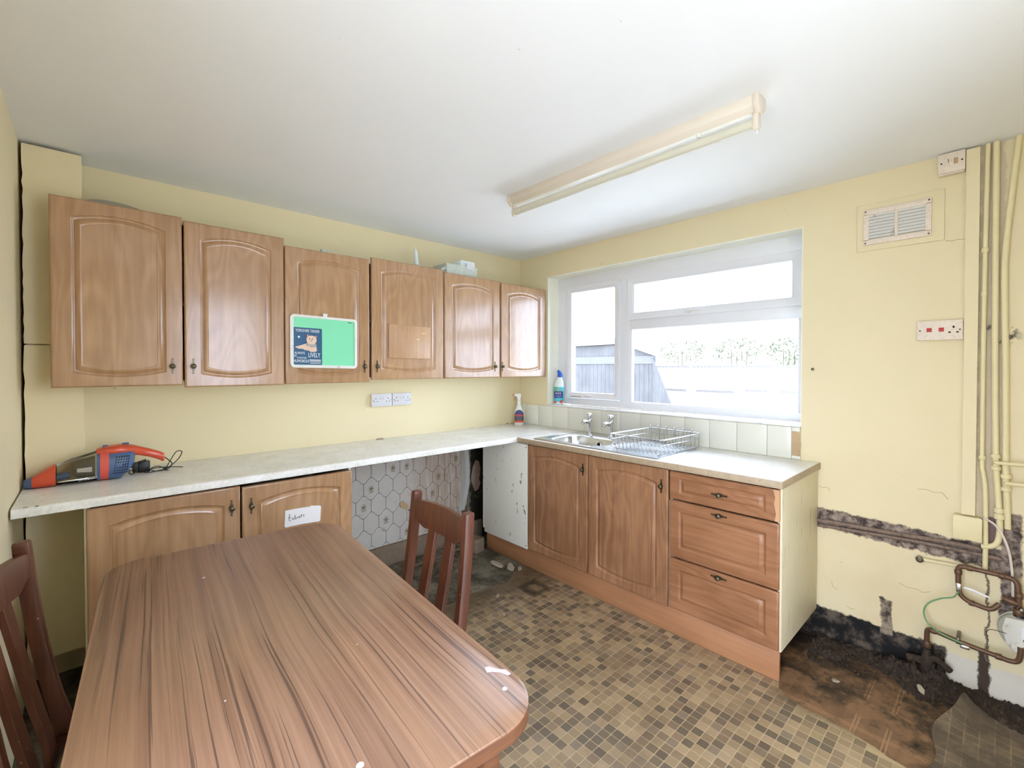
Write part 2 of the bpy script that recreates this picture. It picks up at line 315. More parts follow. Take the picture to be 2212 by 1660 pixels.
M['teal'] = surf('teal_cleaner', (66, 190, 204), 0.25, 0.1, 12); M['capblue'] = surf('cobalt_cap', (30, 92, 200), 0.35)
M['clearwhite'] = surf('milky_bottle', (226, 236, 234), 0.3, 0.03)
M['greenbox'] = surf('dusty_clear_plastic', (196, 202, 190), 0.3, 0.2, 30, dirt=(104, 110, 92), dirtamt=0.6)
M['plaster'] = surf('plaster_flake', (170, 158, 138), 0.9, 0.15, 30)
M['rubble'] = surf('rotten_rubble', (64, 50, 39), 0.85, 0.8, 26, dirt=(14, 11, 9), dirtamt=1.3, bmp=1.0, bscale=140)
M['brickstone'] = surf('loose_stone', (128, 112, 94), 0.9, 0.25, 20, bmp=0.4)
M['peel'] = surf('peeling_paper', (176, 176, 170), 0.7, 0.1)
M['leak'] = surf('bare_brown_plaster', (158, 134, 116), 0.8, 0.3, 40); M['oldlead'] = surf('dirty_lead_pipe', (134, 114, 100), 0.7, 0.4, 30, dirt=(62, 48, 40), dirtamt=0.9)
# thin window glass: mostly clear, a faint surface sheen
m = bpy.data.materials.new('window_glass'); m.use_nodes = True; nt = m.node_tree; nt.nodes.clear()
o_ = node(nt, 'ShaderNodeOutputMaterial'); mx = node(nt, 'ShaderNodeMixShader'); tr = node(nt, 'ShaderNodeBsdfTransparent'); gl = node(nt, 'ShaderNodeBsdfGlossy')
gl.inputs['Roughness'].default_value = 0.02; lw = node(nt, 'ShaderNodeLayerWeight'); lw.inputs['Blend'].default_value = 0.12
tr.inputs[0].default_value = (0.96, 0.98, 0.98, 1); L(nt, lw.outputs['Fresnel'], mx.inputs[0]); L(nt, tr.outputs[0], mx.inputs[1]); L(nt, gl.outputs[0], mx.inputs[2]); L(nt, mx.outputs[0], o_.inputs[0])
n_ = noise(nt, objco(nt), 3, 2); rr = node(nt, 'ShaderNodeMapRange'); L(nt, n_, rr.inputs[0]); rr.inputs[3].default_value = 0.01; rr.inputs[4].default_value = 0.05; L(nt, rr.outputs[0], gl.inputs['Roughness'])
M['glass'] = m
m = bpy.data.materials.new('smoky_clear_plastic'); m.use_nodes = True; nt = m.node_tree; nt.nodes.clear()
o_ = node(nt, 'ShaderNodeOutputMaterial'); mx = node(nt, 'ShaderNodeMixShader'); tr = node(nt, 'ShaderNodeBsdfTransparent'); gl = node(nt, 'ShaderNodeBsdfGlossy')
gl.inputs['Roughness'].default_value = 0.08; lw = node(nt, 'ShaderNodeLayerWeight'); lw.inputs['Blend'].default_value = 0.25
tin = mixc(nt, noise(nt, objco(nt), 20, 3), (0.82, 0.80, 0.72, 1), (0.92, 0.90, 0.84, 1)); L(nt, tin, tr.inputs[0])
L(nt, lw.outputs['Fresnel'], mx.inputs[0]); L(nt, tr.outputs[0], mx.inputs[1]); L(nt, gl.outputs[0], mx.inputs[2]); L(nt, mx.outputs[0], o_.inputs[0]); M['clear'] = m
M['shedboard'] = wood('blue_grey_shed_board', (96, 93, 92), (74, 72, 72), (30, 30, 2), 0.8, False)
M['shedfascia'] = surf('grey_fascia', (98, 95, 94), 0.8, 0.1); M['felt'] = surf('roof_felt', (140, 136, 132), 0.9, 0.15)
M['fence'] = surf('pale_fence_board', (206, 202, 196), 0.8, 0.1, 14); M['fence_rail'] = surf('weathered_rail', (112, 106, 102), 0.9, 0.2, 40)
M['leaf'] = surf('hedge_leaf', (112, 116, 88), 0.6, 0.4, 3); M['lawn'] = surf('pale_bounce_ground', (206, 206, 200), 0.9, 0.1, 3); M['twig'] = surf('hedge_twig', (96, 84, 66), 0.9)  # the ground is coloured pale to bounce extra light onto the ceiling

# ------------------------------------------------------------------ helpers: geometry
class MB:
    def __init__(s): s.v = []; s.f = []
    def box(s, x0, x1, y0, y1, z0, z1):
        n = len(s.v)
        s.v += [(x0, y0, z0), (x1, y0, z0), (x1, y1, z0), (x0, y1, z0), (x0, y0, z1), (x1, y0, z1), (x1, y1, z1), (x0, y1, z1)]
        s.f += [(n, n+3, n+2, n+1), (n+4, n+5, n+6, n+7), (n, n+1, n+5, n+4), (n+1, n+2, n+6, n+5), (n+2, n+3, n+7, n+6), (n+3, n, n+4, n+7)]
        return s
    def loft(s, secs, cap=True, closed=True):
        n = len(s.v); k = len(secs[0])
        for q in secs: s.v += [tuple(p) for p in q]
        for i in range(len(secs)-1):
            for j in range(k if closed else k-1):
                a = n+i*k+j; b_ = n+i*k+(j+1) % k
                s.f.append((a, b_, b_+k, a+k))
        if cap:
            s.f.append(tuple(n+j for j in range(k))[::-1]); s.f.append(tuple(n+(len(secs)-1)*k+j for j in range(k)))
        return s
    def prism(s, poly, fn, a, b_):
        """polygon of 2D points extruded between depths a and b_; fn maps (u, v, d) to xyz"""
        return s.loft([[fn(u, v, a) for u, v in poly], [fn(u, v, b_) for u, v in poly]])
    def tube(s, path, r, n=8, cap=True):
        P = [Vector(p) for p in path]; secs = []
        rs = r if isinstance(r, (list, tuple)) else [r]*len(P)
        nrm = None
        for i, p in enumerate(P):
            t = (P[min(i+1, len(P)-1)]-P[max(i-1, 0)]).normalized()
            if nrm is None:
                nrm = t.cross(Vector((0, 0, 1)) if abs(t.z) < 0.9 else Vector((1, 0, 0))).normalized()
            else:
                nrm = (nrm-t*nrm.dot(t)).normalized()
            bn = t.cross(nrm)
            secs.append([p+(nrm*math.cos(2*math.pi*j/n)+bn*math.sin(2*math.pi*j/n))*rs[i] for j in range(n)])
        return s.loft(secs, cap)
    def lathe(s, prof, o, ax=(0, 0, 1), n=20, sx=1.0, sy=1.0):
        """profile of (radius, height) turned about the axis through o"""
        a = Vector(ax).normalized(); e1 = a.cross(Vector((0, 0, 1)) if abs(a.z) < 0.9 else Vector((1, 0, 0))).normalized(); e2 = a.cross(e1); o = Vector(o)
        secs = [[o+a*h+(e1*math.cos(2*math.pi*j/n)*sx+e2*math.sin(2*math.pi*j/n)*sy)*max(r, 1e-5) for j in range(n)] for r, h in prof]
        return s.loft(secs)
def sup(cx, cy, z, rx, ry, n=24, p=2.6, a0=0, a1=2*math.pi, full=True):
    out = []
    for j in range(n):
        t = a0+(a1-a0)*j/(n if full else n-1); c, s_ = math.cos(t), math.sin(t)
        out.append((cx+rx*math.copysign(abs(c)**(2/p), c), cy+ry*math.copysign(abs(s_)**(2/p), s_), z))
    return out
def rrect(x0, x1, y0, y1, r, k=6):
    out = []
    for cx, cy, a in ((x1-r, y1-r, 0), (x0+r, y1-r, 90), (x0+r, y0+r, 180), (x1-r, y0+r, 270)):
        for i in range(k+1):
            t = R(a+90*i/k); out.append((cx+r*math.cos(t), cy+r*math.sin(t)))
    return out
def spline(pts, n=8):
    P = [Vector(p) for p in pts]; out = []
    for i in range(len(P)-1):
        p0, p1, p2, p3 = P[max(i-1, 0)], P[i], P[i+1], P[min(i+2, len(P)-1)]
        for k in range(n):
            t = k/n
            out.append(0.5*((2*p1)+(p2-p0)*t+(2*p0-5*p1+4*p2-p3)*t*t+(3*p1-p0-3*p2+p3)*t**3))
    out.append(P[-1]); return out
ROOT = {}
def rootmat(o):
    while o.parent is not None: o = o.parent
    return ROOT.get(o.name, Matrix())
def build(name, mb, mat, parent=None, bevel=0.0, smooth=True, local=False, seg=2):
    """link the collected shapes as ONE mesh; world coordinates unless local=True"""
    me = bpy.data.meshes.new(name)
    vs = mb.v
    if parent is not None and not local:
        inv = rootmat(parent).inverted(); vs = [inv @ Vector(v) for v in vs]
    me.from_pydata([tuple(v) for v in vs], [], mb.f)
    bm = bmesh.new(); bm.from_mesh(me)
    bmesh.ops.remove_doubles(bm, verts=bm.verts, dist=1e-6)
    bmesh.ops.recalc_face_normals(bm, faces=bm.faces)
    if bevel:
        es = [e for e in bm.edges if len(e.link_faces) == 2 and e.calc_face_angle(0) > R(35)]
        bmesh.ops.bevel(bm, geom=es, offset=bevel, segments=seg, profile=0.5, affect='EDGES', clamp_overlap=True)
    bm.to_mesh(me); bm.free()
    if smooth: me.shade_smooth(); me.set_sharp_from_angle(angle=R(38))
    me.materials.append(M[mat] if isinstance(mat, str) else mat)
    o = bpy.data.objects.new(name, me); COL.objects.link(o)
    if parent is not None: o.parent = parent
    return o
def tag(o, label, cat, group=None):
    o['label'] = label; o['category'] = cat
    if group: o['group'] = group
    return o
def thing(name, label, cat, loc=(0, 0, 0), rz=0.0, group=None):
    o = bpy.data.objects.new(name, None); COL.objects.link(o); o.empty_display_size = 0.05
    o.location = loc; o.rotation_euler = (0, 0, rz)
    ROOT[o.name] = Matrix.Translation(loc) @ Matrix.Rotation(rz, 4, 'Z')
    return tag(o, label, cat, group)
def struct(name, mb, mat, label=None, bevel=0.0, smooth=False):
    o = build(name, mb, mat, None, bevel, smooth); o['kind'] = 'structure'
    if label: o['label'] = label; o['category'] = 'structure'
    return o
def share(o, name, parent, loc):
    c = bpy.data.objects.new(name, o.data); COL.objects.link(c); c.parent = parent; c.location = loc; return c
def copy_tree(o, parent=None):
    c = o.copy(); COL.objects.link(c); c.parent = parent
    for ch in o.children: copy_tree(ch, c)
    return c
def text_mesh(name, txt, size, mat, parent, origin, ex, ey, depth=0.0006, sx=1.0, shear=0.0):
    """flat lettering laid on a surface: ex is the reading direction, ey is up"""
    cu = bpy.data.curves.new(name, 'FONT'); cu.body = txt; cu.size = size; cu.extrude = depth; cu.shear = shear; cu.align_x = 'CENTER'; cu.resolution_u = 3
    t = bpy.data.objects.new(name, cu); COL.objects.link(t); dg = bpy.context.evaluated_depsgraph_get()
    me = bpy.data.meshes.new_from_object(t.evaluated_get(dg)); bpy.data.objects.remove(t); bpy.data.curves.remove(cu)
    ex = Vector(ex).normalized(); ey = Vector(ey).normalized(); ez = ex.cross(ey); inv = rootmat(parent).inverted()
    for v in me.vertices: v.co = inv @ (Vector(origin)+ex*v.co.x*sx+ey*v.co.y+ez*v.co.z)
    me.materials.clear(); me.materials.append(M[mat]); o = bpy.data.objects.new(name, me); COL.objects.link(o); o.parent = parent; return o

# ================================================================== THE SETTING
H = 2.353; XL = -3.03; YR = -3.36
struct('floor', MB().box(XL-0.3, 0.3, YR-0.3, 0.3, -0.16, -0.004), 'floor')
floor = bpy.data.objects['floor']
struct('ceiling', MB().box(XL-0.3, 0.3, YR-0.3, 0.3, H, H+0.3), 'ceiling')
struct('wall_back', MB().box(XL-0.3, 0.3, 0.0, 0.3, -0.16, H+0.3), 'wall_back')
wall_back = bpy.data.objects['wall_back']
WY0, WY1, WZ0, WZ1 = -2.192, -0.337, 1.085, 2.16
mb = MB().box(0, 0.3, WY1, 0, -0.16, H+0.3).box(0, 0.3, YR-0.3, WY0, -0.16, H+0.3).box(0, 0.3, WY0, WY1, -0.16, WZ0-0.012).box(0, 0.3, WY0, WY1, WZ1, H+0.3)
struct('wall_right', mb, 'wall_right'); wall_right = bpy.data.objects['wall_right']
# left and rear walls, each with an unseen opening added for fill light
mb = MB().box(XL-0.3, XL, -2.15, 0, -0.16, H+0.3).box(XL-0.3, XL, -3.15, -2.15, 2.12, H+0.3).box(XL-0.3, XL, YR-0.3, -3.15, -0.16, H+0.3)
struct('wall_left', mb, 'wall')
mb = MB().box(XL, -2.1, YR-0.3, YR, -0.16, H+0.3).box(-2.1, -1.4, YR-0.3, YR, 2.12, H+0.3).box(-1.4, 0, YR-0.3, YR, -0.16, H+0.3)
struct('wall_front', mb, 'wall')
# boxed-in corner column, two painted boards with open joints
col = struct('trim_1', MB().box(-3.012, -2.843, -0.155, 0.0, 0.165, 2.335), 'wall', 'cream painted boxed column beside the tallest wall cabinet')
for z0, z1, x0 in ((1.506, 2.338, -3.019), (0.16, 1.50, -3.021)):
    pr = []
    rows = 26
    for i in range(rows+1):
        z = z0+(z1-z0)*i/rows; pr.append((x0+rnd.uniform(-0.002, 0.003), z))
    poly = [(-2.838, z1)]+[(-2.838, z0)]+pr
    build('board', MB().prism(poly, lambda u, v, d: (u, d, v), -0.172, -0.155), 'wall', col, 0, False)
# cover board beside the pipes
struct('trim_2', MB().box(-0.034, 0.0, -2.851, -2.808, 0.772, 2.345), 'wall', 'narrow upright cream cover board beside the heating pipes', 0.002)
# raised plaster panel round the vent
build('plaster_panel', MB().box(-0.008, 0.002, -2.742, -2.426, 1.978, 2.207), 'wall', wall_right, 0.003)
# ------------------------------------------------------------------ window
win = bpy.data.objects.new('window_1', None); COL.objects.link(win); win['kind'] = 'structure'
win['label'] = 'white plastic framed kitchen window over the sink'; win['category'] = 'window'
FX0, FX1 = 0.13, 0.19
def bars(name, rects, x0, x1, mat='upvc', parent=win, bevel=0.004):
    for y0, y1, z0, z1 in rects: build(name, MB().box(x0, x1, y0, y1, z0, z1), mat, parent, bevel)
Yl, Yr, Zb, Zt = -0.337, -2.192, 1.098, 2.16
bars('frame_rail', ((Yr, Yl, Zt-0.09, Zt), (Yr, Yl, Zb, 1.150)), FX0, FX1)
bars('frame_stile', ((-0.441, Yl, 1.14, 2.08), (Yr, -2.148, 1.14, 2.08)), FX0+0.001, FX1)
bars('mullion', ((-1.047, -0.955, 1.14, 2.08),), FX0+0.0005, FX1)
bars('transom', ((-2.16, -1.03, 1.686, 1.765),), FX0+0.0008, FX1)
def sash(name, y0, y1, z0, z1, b_, x0=FX0-0.012):
    s_ = MB(); o = rrect(y0, y1, z0, z1, 0.004, 2); i = rrect(y0+b_, y1-b_, z0+b_, z1-b_, 0.006, 2)
    f = lambda q, x: [(x, u, v) for u, v in q]
    s_.loft([f(o, FX1-0.01), f(o, x0), f(rrect(y0+b_-0.012, y1-b_+0.012, z0+b_-0.012, z1-b_+0.012, 0.006, 2), x0), f(i, x0+0.012), f(i, FX1-0.01)], cap=False)
    n = len(s_.v)-len(o); 
    for j in range(len(o)): s_.f.append((j, (j+1) % len(o), n+(j+1) % len(o), n+j))
    return build(name, s_, 'upvc', win)
sa = sash('sash', -0.957, -0.443, 1.155, 2.068, 0.045)
sb = sash('sash', -2.157, -1.030, 1.757, 2.068, 0.052)
for y0, y1, z0, z1 in ((-0.915, -0.485, 1.195, 2.03), (-2.108, -1.08, 1.80, 2.02), (-2.15, -1.045, 1.147, 1.69)):
    build('pane', MB().box(0.158, 0.162, y0, y1, z0, z1), 'glass', win, 0, False)
build('bead', MB().box(0.135, 0.15, -1.058, -1.045, 1.15, 1.688), 'upvc', win, 0.002); build('bead', MB().box(0.135, 0.15, -2.15, -2.138, 1.15, 1.688), 'upvc', win, 0.002)
def whandle(y, z, ln):
    mb = MB().box(0.106, 0.119, y-0.018, y+0.018, z-0.012, z+0.012)
    mb.tube([(0.108, y, z), (0.098, y, z), (0.094, y-0.02, z+0.001), (0.094, y-ln, z+0.004)], [0.008, 0.008, 0.007, 0.006])
    build('handle', mb, 'white', win, 0.002)
whandle(-1.50, 1.782, 0.10); whandle(-0.66, 1.176, 0.07)
# stay bar on the left casement
build('stay', MB().tube([(0.112, -0.60, 1.165), (0.108, -0.55, 1.166), (0.108, -0.50, 1.164)], 0.004, 6), 'chrome', win)
for nm, a in (('reveal_head', (0.001, 0.131, WY0+0.001, WY1-0.001, WZ1-0.004, WZ1+0.001)), ('reveal_side', (0.001, 0.131, WY1-0.004, WY1+0.001, WZ0+0.01, WZ1-0.004)), ('reveal_side', (0.001, 0.131, WY0-0.001, WY0+0.004, WZ0+0.01, WZ1-0.004))):
    build(nm, MB().box(*a), 'reveal', win, 0, False)
# sill: tiles and splashback tiles (one mesh shared by alike tiles)
sill_bed = struct('trim_3', MB().box(-0.006, 0.13, WY0, WY1, WZ0-0.012, WZ0+0.003), 'grout', 'tiled window sill bed')
y = WY1-0.001; first = None
while y > WY0+0.01:
    y2 = max(y-0.150, WY0)
    build('tile', MB().box(-0.010, 0.128, y2+0.0012, y-0.0012, WZ0+0.001, WZ0+0.010), 'tile_sill', sill_bed, 0.0015); y = y2
bed = struct('trim_4', MB().box(-0.006, 0.001, -2.190, 0.0, 0.905, WZ0-0.002), 'grout', 'splashback bed behind the sink')
seams = [0.0, -0.078, -0.241, -0.404, -0.567, -0.730, -0.893, -1.056, -1.219, -1.372, -1.54, -1.703, -1.864, -2.027, -2.149]
for a, c in zip(seams[:-1], seams[1:]):
    build('tile', MB().box(-0.0115, -0.004, c+0.001, a-0.001, 0.912, WZ0-0.002), 'tile_white', bed, 0.0018)
build('bare_patch', MB().prism([(-2.150, 0.934), (-2.150, 1.058), (-2.165, 1.062), (-2.178, 1.056), (-2.188, 1.05), (-2.190, 1.01), (-2.193, 0.99), (-2.189, 0.96), (-2.190, 0.928)], lambda u, v, d: (d, u, v), -0.0075, -0.003), 'adhesive', bed, 0, False)
build('tile', MB().box(-0.0115, -0.004, -2.188, -2.150, 1.062, WZ0-0.002), 'tile_white', bed, 0.0015)
build('tile', MB().box(-0.0115, -0.004, -2.190, -2.150, 0.912, 0.929), 'tile_white', bed, 0.0015)
# ------------------------------------------------------------------ wavy tiles in the worktop recess
tw = build('tile_bed', MB().box(-1.788, -0.585, -0.004, 0.002, 0.155, 0.878), 'joint', wall_back, 0, False)
PX, PZ, AM = 0.1093, 0.1185, 0.037
def wave(x, row): return AM*0.5*math.cos(2*math.pi*(x/PX+(0.5 if row % 2 else 0.0)))
def ogee(g=0.0019, n=10):
    b_ = []; t_ = []
    for i in range(n+1):
        u = -PX/2+g+(PX-2*g)*i/n
        c = math.cos(2*math.pi*u/PX); c = math.copysign(abs(c)**0.8, c)
        b_.append((u, -AM*0.5*c+g)); t_.append((u, PZ+AM*0.5*c-g))
    return b_+t_[::-1]
proto = None; OG = ogee()
def clip(poly, z1):
    out = []
    for i, (u, v) in enumerate(poly):
        u2_, v2_ = poly[(i+1) % len(poly)]
        if v <= z1: out.append((u, v))
        if (v-z1)*(v2_-z1) < 0: t = (z1-v)/(v2_-v); out.append((u+(u2_-u)*t, z1))
    return out
def flower_mesh():
    mb = MB()
    def disc(cx, cz, rx, rz, a):
        q = []
        for j in range(8):
            t = 2*math.pi*j/8; x_, z_ = rx*math.cos(t), rz*math.sin(t); q.append((cx+x_*math.cos(a)-z_*math.sin(a), cz+x_*math.sin(a)+z_*math.cos(a)))
        mb.prism(q, lambda u, v, d: (u, d, v), -0.0098, -0.0085)
    for i in range(5): a = 2*math.pi*i/5+0.3; disc(0.008*math.cos(a), 0.008*math.sin(a), 0.0065, 0.0045, a)
    for i in range(7): a = 2*math.pi*i/7; disc(0.018*math.cos(a), 0.020*math.sin(a), 0.006, 0.0022, a+0.4)
    for i in range(4): disc(-0.012+0.008*i, -0.024+0.003*(i % 2), 0.007, 0.002, 1.2+0.25*i)
    return mb
fl0 = None; tile_mesh = {}
for row in range(-1, 6):
    zb = 0.634+PZ*(1-5)+PZ*row       # waves at z = 0.634 - k*PZ
    off = 0.0 if row % 2 == 1 else 0.5
    for k in range(-1, 13):
        xc = -1.468-PX/2+PX*(k+off)
        if xc < -1.80+PX*0.25 or xc > -0.60: continue
        z1 = 0.876-zb; z0cut = 0.158-zb
        if z0cut > PZ+AM/2-0.006: continue
        poly = [(u, max(v, z0cut)) for u, v in OG]
        if z1 < PZ+AM/2: poly = clip(poly, z1)
        x1 = -0.592-xc
        if x1 < PX/2: poly = [(min(u, x1), v) for u, v in poly]
        x0 = -1.786-xc
        if x0 > -PX/2: poly = [(max(u, x0), v) for u, v in poly]
        key = tuple((round(u, 4), round(v, 4)) for u, v in poly)
        if key not in tile_mesh:
            t = build('tile', MB().prism(poly, lambda u, v, d: (u, d, v), -0.0085, -0.003), 'ogee', None, 0, False); t.parent = wall_back; tile_mesh[key] = t
        else: t = share(tile_mesh[key], 'tile', wall_back, (0, 0, 0))
        t.location = (xc, 0, zb)
        if (k*2+row*3) % 5 in (1,) or (row, k) in ((4, 3), (1, 2)):
            if z1 > 0.09:
                if fl0 is None: fl0 = build('flower_print', flower_mesh(), 'flower', None, 0, False); fl0.parent = t; fl0.location = (0, 0, PZ/2)
                else: share(fl0, 'flower_print', t, (0, 0, PZ/2))
# peeled strip of wall lining beside the tiles
pl = MB(); secs = []
for i in range(13):
    z = 0.27+0.605*i/12; u = i/12; xo = -0.66+0.05*math.sin(u*3.0)*0.6
    secs.append([(xo-0.022, -0.010, z), (xo-0.008, -0.03-0.02*math.sin(u*3.14), z), (xo+0.022, -0.034-0.03*math.sin(u*3.14), z), (xo+0.024, -0.031-0.03*math.sin(u*3.14), z), (xo-0.006, -0.026-0.02*math.sin(u*3.14), z)])
pl.loft(secs); build('peeling_strip', pl, 'peel', wall_back)
build('bare_patch', MB().prism([(-0.55, 0.52), (-0.53, 0.60), (-0.50, 0.645), (-0.47, 0.63), (-0.455, 0.57), (-0.46, 0.51), (-0.47, 0.49), (-0.455, 0.45), (-0.475, 0.40), (-0.51, 0.39), (-0.53, 0.44), (-0.545, 0.47)], lambda u, v, d: (u, d, v), -0.006, 0.001), 'leak', wall_back, 0, False)
# chipped bracket left on the tiles
build('chipped_patch', MB().prism([(-1.205, 0.43), (-1.175, 0.445), (-1.145, 0.42), (-1.13, 0.39), (-1.15, 0.375), (-1.19, 0.40)], lambda u, v, d: (u, d, v), -0.02, -0.004), 'adhesive', wall_back, 0.002, False)
build('nail', MB().tube([(-1.125, -0.004, 0.37), (-1.118, -0.03, 0.365), (-1.125, -0.035, 0.345)], 0.004, 6), 'dark', wall_back)
# bare skirting band of rough render under the tiles
build('render_band', MB().box(-1.788, -0.45, -0.022, 0.0, -0.004, 0.155), 'brickstone', wall_back, 0.006)

# ------------------------------------------------------------------ vinyl floor covering and mosaic
edge = [(-3.02, -0.74)]
x = -3.0
while x < -1.2: edge.append((x, -0.74+rnd.uniform(-0.03, 0.03))); x += 0.09
edge += [(-1.16, -0.74), (-1.08, -0.70), (-1.0, -0.735), (-0.93, -0.71), (-0.86, -0.75), (-0.80, -0.725), (-0.74, -0.70), (-0.69, -0.66), (-0.64, -0.665), (-0.60, -0.63), (-0.56, -0.625)]
tear = [(-0.56, -2.262), (-0.60, -2.275), (-0.615, -2.30), (-0.632, -2.315), (-0.628, -2.345), (-0.652, -2.37), (-0.655, -2.41), (-0.648, -2.45), (-0.66, -2.49), (-0.656, -2.53), (-0.672, -2.575), (-0.68, -2.62), (-0.70, -2.66), (-0.705, -2.70), (-0.73, -2.76), (-0.72, -2.82), (-0.76, -2.9), (-0.75, -3.0), (-0.79, -3.1), (-0.78, -3.2), (-0.80, -3.35)]
VP = edge+tear+[(-3.02, -3.35)]
build('vinyl_sheet', MB().prism(VP, lambda u, v, d: (u, v, d), -0.0045, -0.0004), 'vinyl', floor, 0, False)
build('vinyl_underlay', MB().box(-0.80, -0.03, -3.35, -2.20, -0.005, -0.0032), 'old_vinyl', floor, 0, False)
def inside(x, y, P):
    c = False; j = len(P)-1
    for i in range(len(P)):
        if (P[i][1] > y) != (P[j][1] > y) and x < (P[j][0]-P[i][0])*(y-P[i][1])/(P[j][1]-P[i][1])+P[i][0]: c = not c
        j = i
    return c
PT = 0.0396; G = 0.0014
shades = [tuple(min(255, int(v*1.08)) for v in c) for c in [(166, 146, 116), (158, 138, 108), (150, 132, 104), (140, 122, 98), (128, 112, 90), (114, 100, 82), (100, 88, 74), (174, 152, 120), (134, 120, 100), (106, 96, 80)]]
cells = []
ix = 0
x = -1.0775-PT*60
camp = Vector((-2.8055, -2.9341))
while x < -0.5:
    y = -2.123-PT*40
    while y < -0.55:
        cx, cy = x+PT/2, y+PT/2; h_ = PT/2-G
        if all(inside(cx+a, cy+b_, VP) for a in (-h_, h_) for b_ in (-h_, h_)): cells.append((cx, cy, rnd.choice((0, 0, 0, 1, 1, 1, 2, 2, 2, 3, 3, 4, 4, 5, 6, 7, 8, 8, 9, 5, 9))))
        y += PT
    x += PT
def visible(cx, cy):
    d = Vector((cx, cy, 0))-Vector((-2.8055, -2.9341, 1.4102)); z = d.dot(fw)
    if z < 0.3: return False
    u = 1101.5+981.7*d.dot(r2)/z; v = 806.2-981.7*d.dot(u2)/z
    if not (5 < u < 2207 and 5 < v < 1655): return False
    t = (1.4102-0.75)/1.4102; px_, py_ = -2.8055+d.x*t, -2.9341+d.y*t     # where the sight line passes table height
    return not (px_ < -2.06-0.075*(-1.0-py_)/1.0 and py_ > -2.36 and py_ < -0.9)
cells.sort(key=lambda c: (not visible(c[0], c[1]), (Vector(c[:2])-camp).length))
hh = PT/2-G
def tile_geo(mb, cx, cy):
    q = rrect(cx-hh, cx+hh, cy-hh, cy+hh, 0.002, 1); q2 = rrect(cx-hh+0.0008, cx+hh-0.0008, cy-hh+0.0008, cy+hh-0.0008, 0.0016, 1)
    n = len(mb.v); mb.v += [(u, v, -0.0006) for u, v in q]+[(u, v, 0.0006) for u, v in q2]; k = len(q)
    for j in range(k): mb.f.append((n+j, n+(j+1) % k, n+k+(j+1) % k, n+k+j))
    mb.f.append(tuple(n+k+j for j in range(k)))
protos = []
for c in shades:
    mb = MB(); tile_geo(mb, 0, 0); me = bpy.data.meshes.new('mosaic_tile'); me.from_pydata(mb.v, [], mb.f)
    at = me.color_attributes.new('tint', 'FLOAT_COLOR', 'POINT')
    for d_ in at.data: d_.color = lin(c)
    me.materials.append(M['mosaic']); protos.append(me)
for cx, cy, k in cells[:300]:
    o = bpy.data.objects.new('mosaic_tile', protos[k]); COL.objects.link(o); o.parent = floor; o.location = (cx, cy, 0)
mb = MB(); cols = []
for cx, cy, k in cells[300:]:
    n = len(mb.v); tile_geo(mb, cx, cy); cols += [lin(shades[k])]*(len(mb.v)-n)
me = bpy.data.meshes.new('mosaic_tiles'); me.from_pydata(mb.v, [], mb.f); at = me.color_attributes.new('tint', 'FLOAT_COLOR', 'POINT')
for d_, c in zip(at.data, cols): d_.color = c
me.materials.append(M['mosaic']); o = bpy.data.objects.new('mosaic_tiles', me); COL.objects.link(o); o.parent = floor; o['kind'] = 'stuff'
# torn, curled corner of vinyl by the meter
def flap_z(x, y):
    d1 = math.hypot(x+0.20, (y+2.815)*1.5); d2 = math.hypot((x+0.30)*1.2, (y+2.78)*1.6)
    return 0.004+0.085*math.exp(-(d1/0.075)**2)+0.022*math.exp(-(d2/0.08)**2)+0.006*math.sin(14*x)*math.cos(11*y)*0.5+0.003
gx, gy = 26, 22; vs = []; fs = []
for i in range(gx+1):
    for j in range(gy+1):
        u, v = i/gx, j/gy
        xl = -0.80; xr = -0.175+0.04*math.sin(9*v)-0.02*v
        x = xl+(xr-xl)*u
        yt = -2.765-0.065*max(0, (u-0.70)/0.30)**1.3*1.2+0.012*math.sin(13*u); y = yt+(-3.34-yt)*v
        vs.append((x, y, flap_z(x, y)))
mb = MB(); k = gy+1; n = len(vs); mb.v = vs+[(a, b_, c-0.0025) for a, b_, c in vs]
for i in range(gx):
    for j in range(gy):
        a = i*k+j; mb.f.append((a, a+1, a+k+1, a+k)); mb.f.append((n+a, n+a+k, n+a+k+1, n+a+1))
for i in range(gx): mb.f.append((i*k, (i+1)*k, n+(i+1)*k, n+i*k)); mb.f.append((i*k+gy, n+i*k+gy, n+(i+1)*k+gy, (i+1)*k+gy))
for j in range(gy): mb.f.append((j, n+j, n+j+1, j+1)); mb.f.append((gx*k+j, gx*k+j+1, n+gx*k+j+1, n+gx*k+j))
tag(build('vinyl_offcut', mb, 'vinyl_dirty'), 'torn dirty vinyl piece with a curled up corner below the gas meter', 'vinyl')
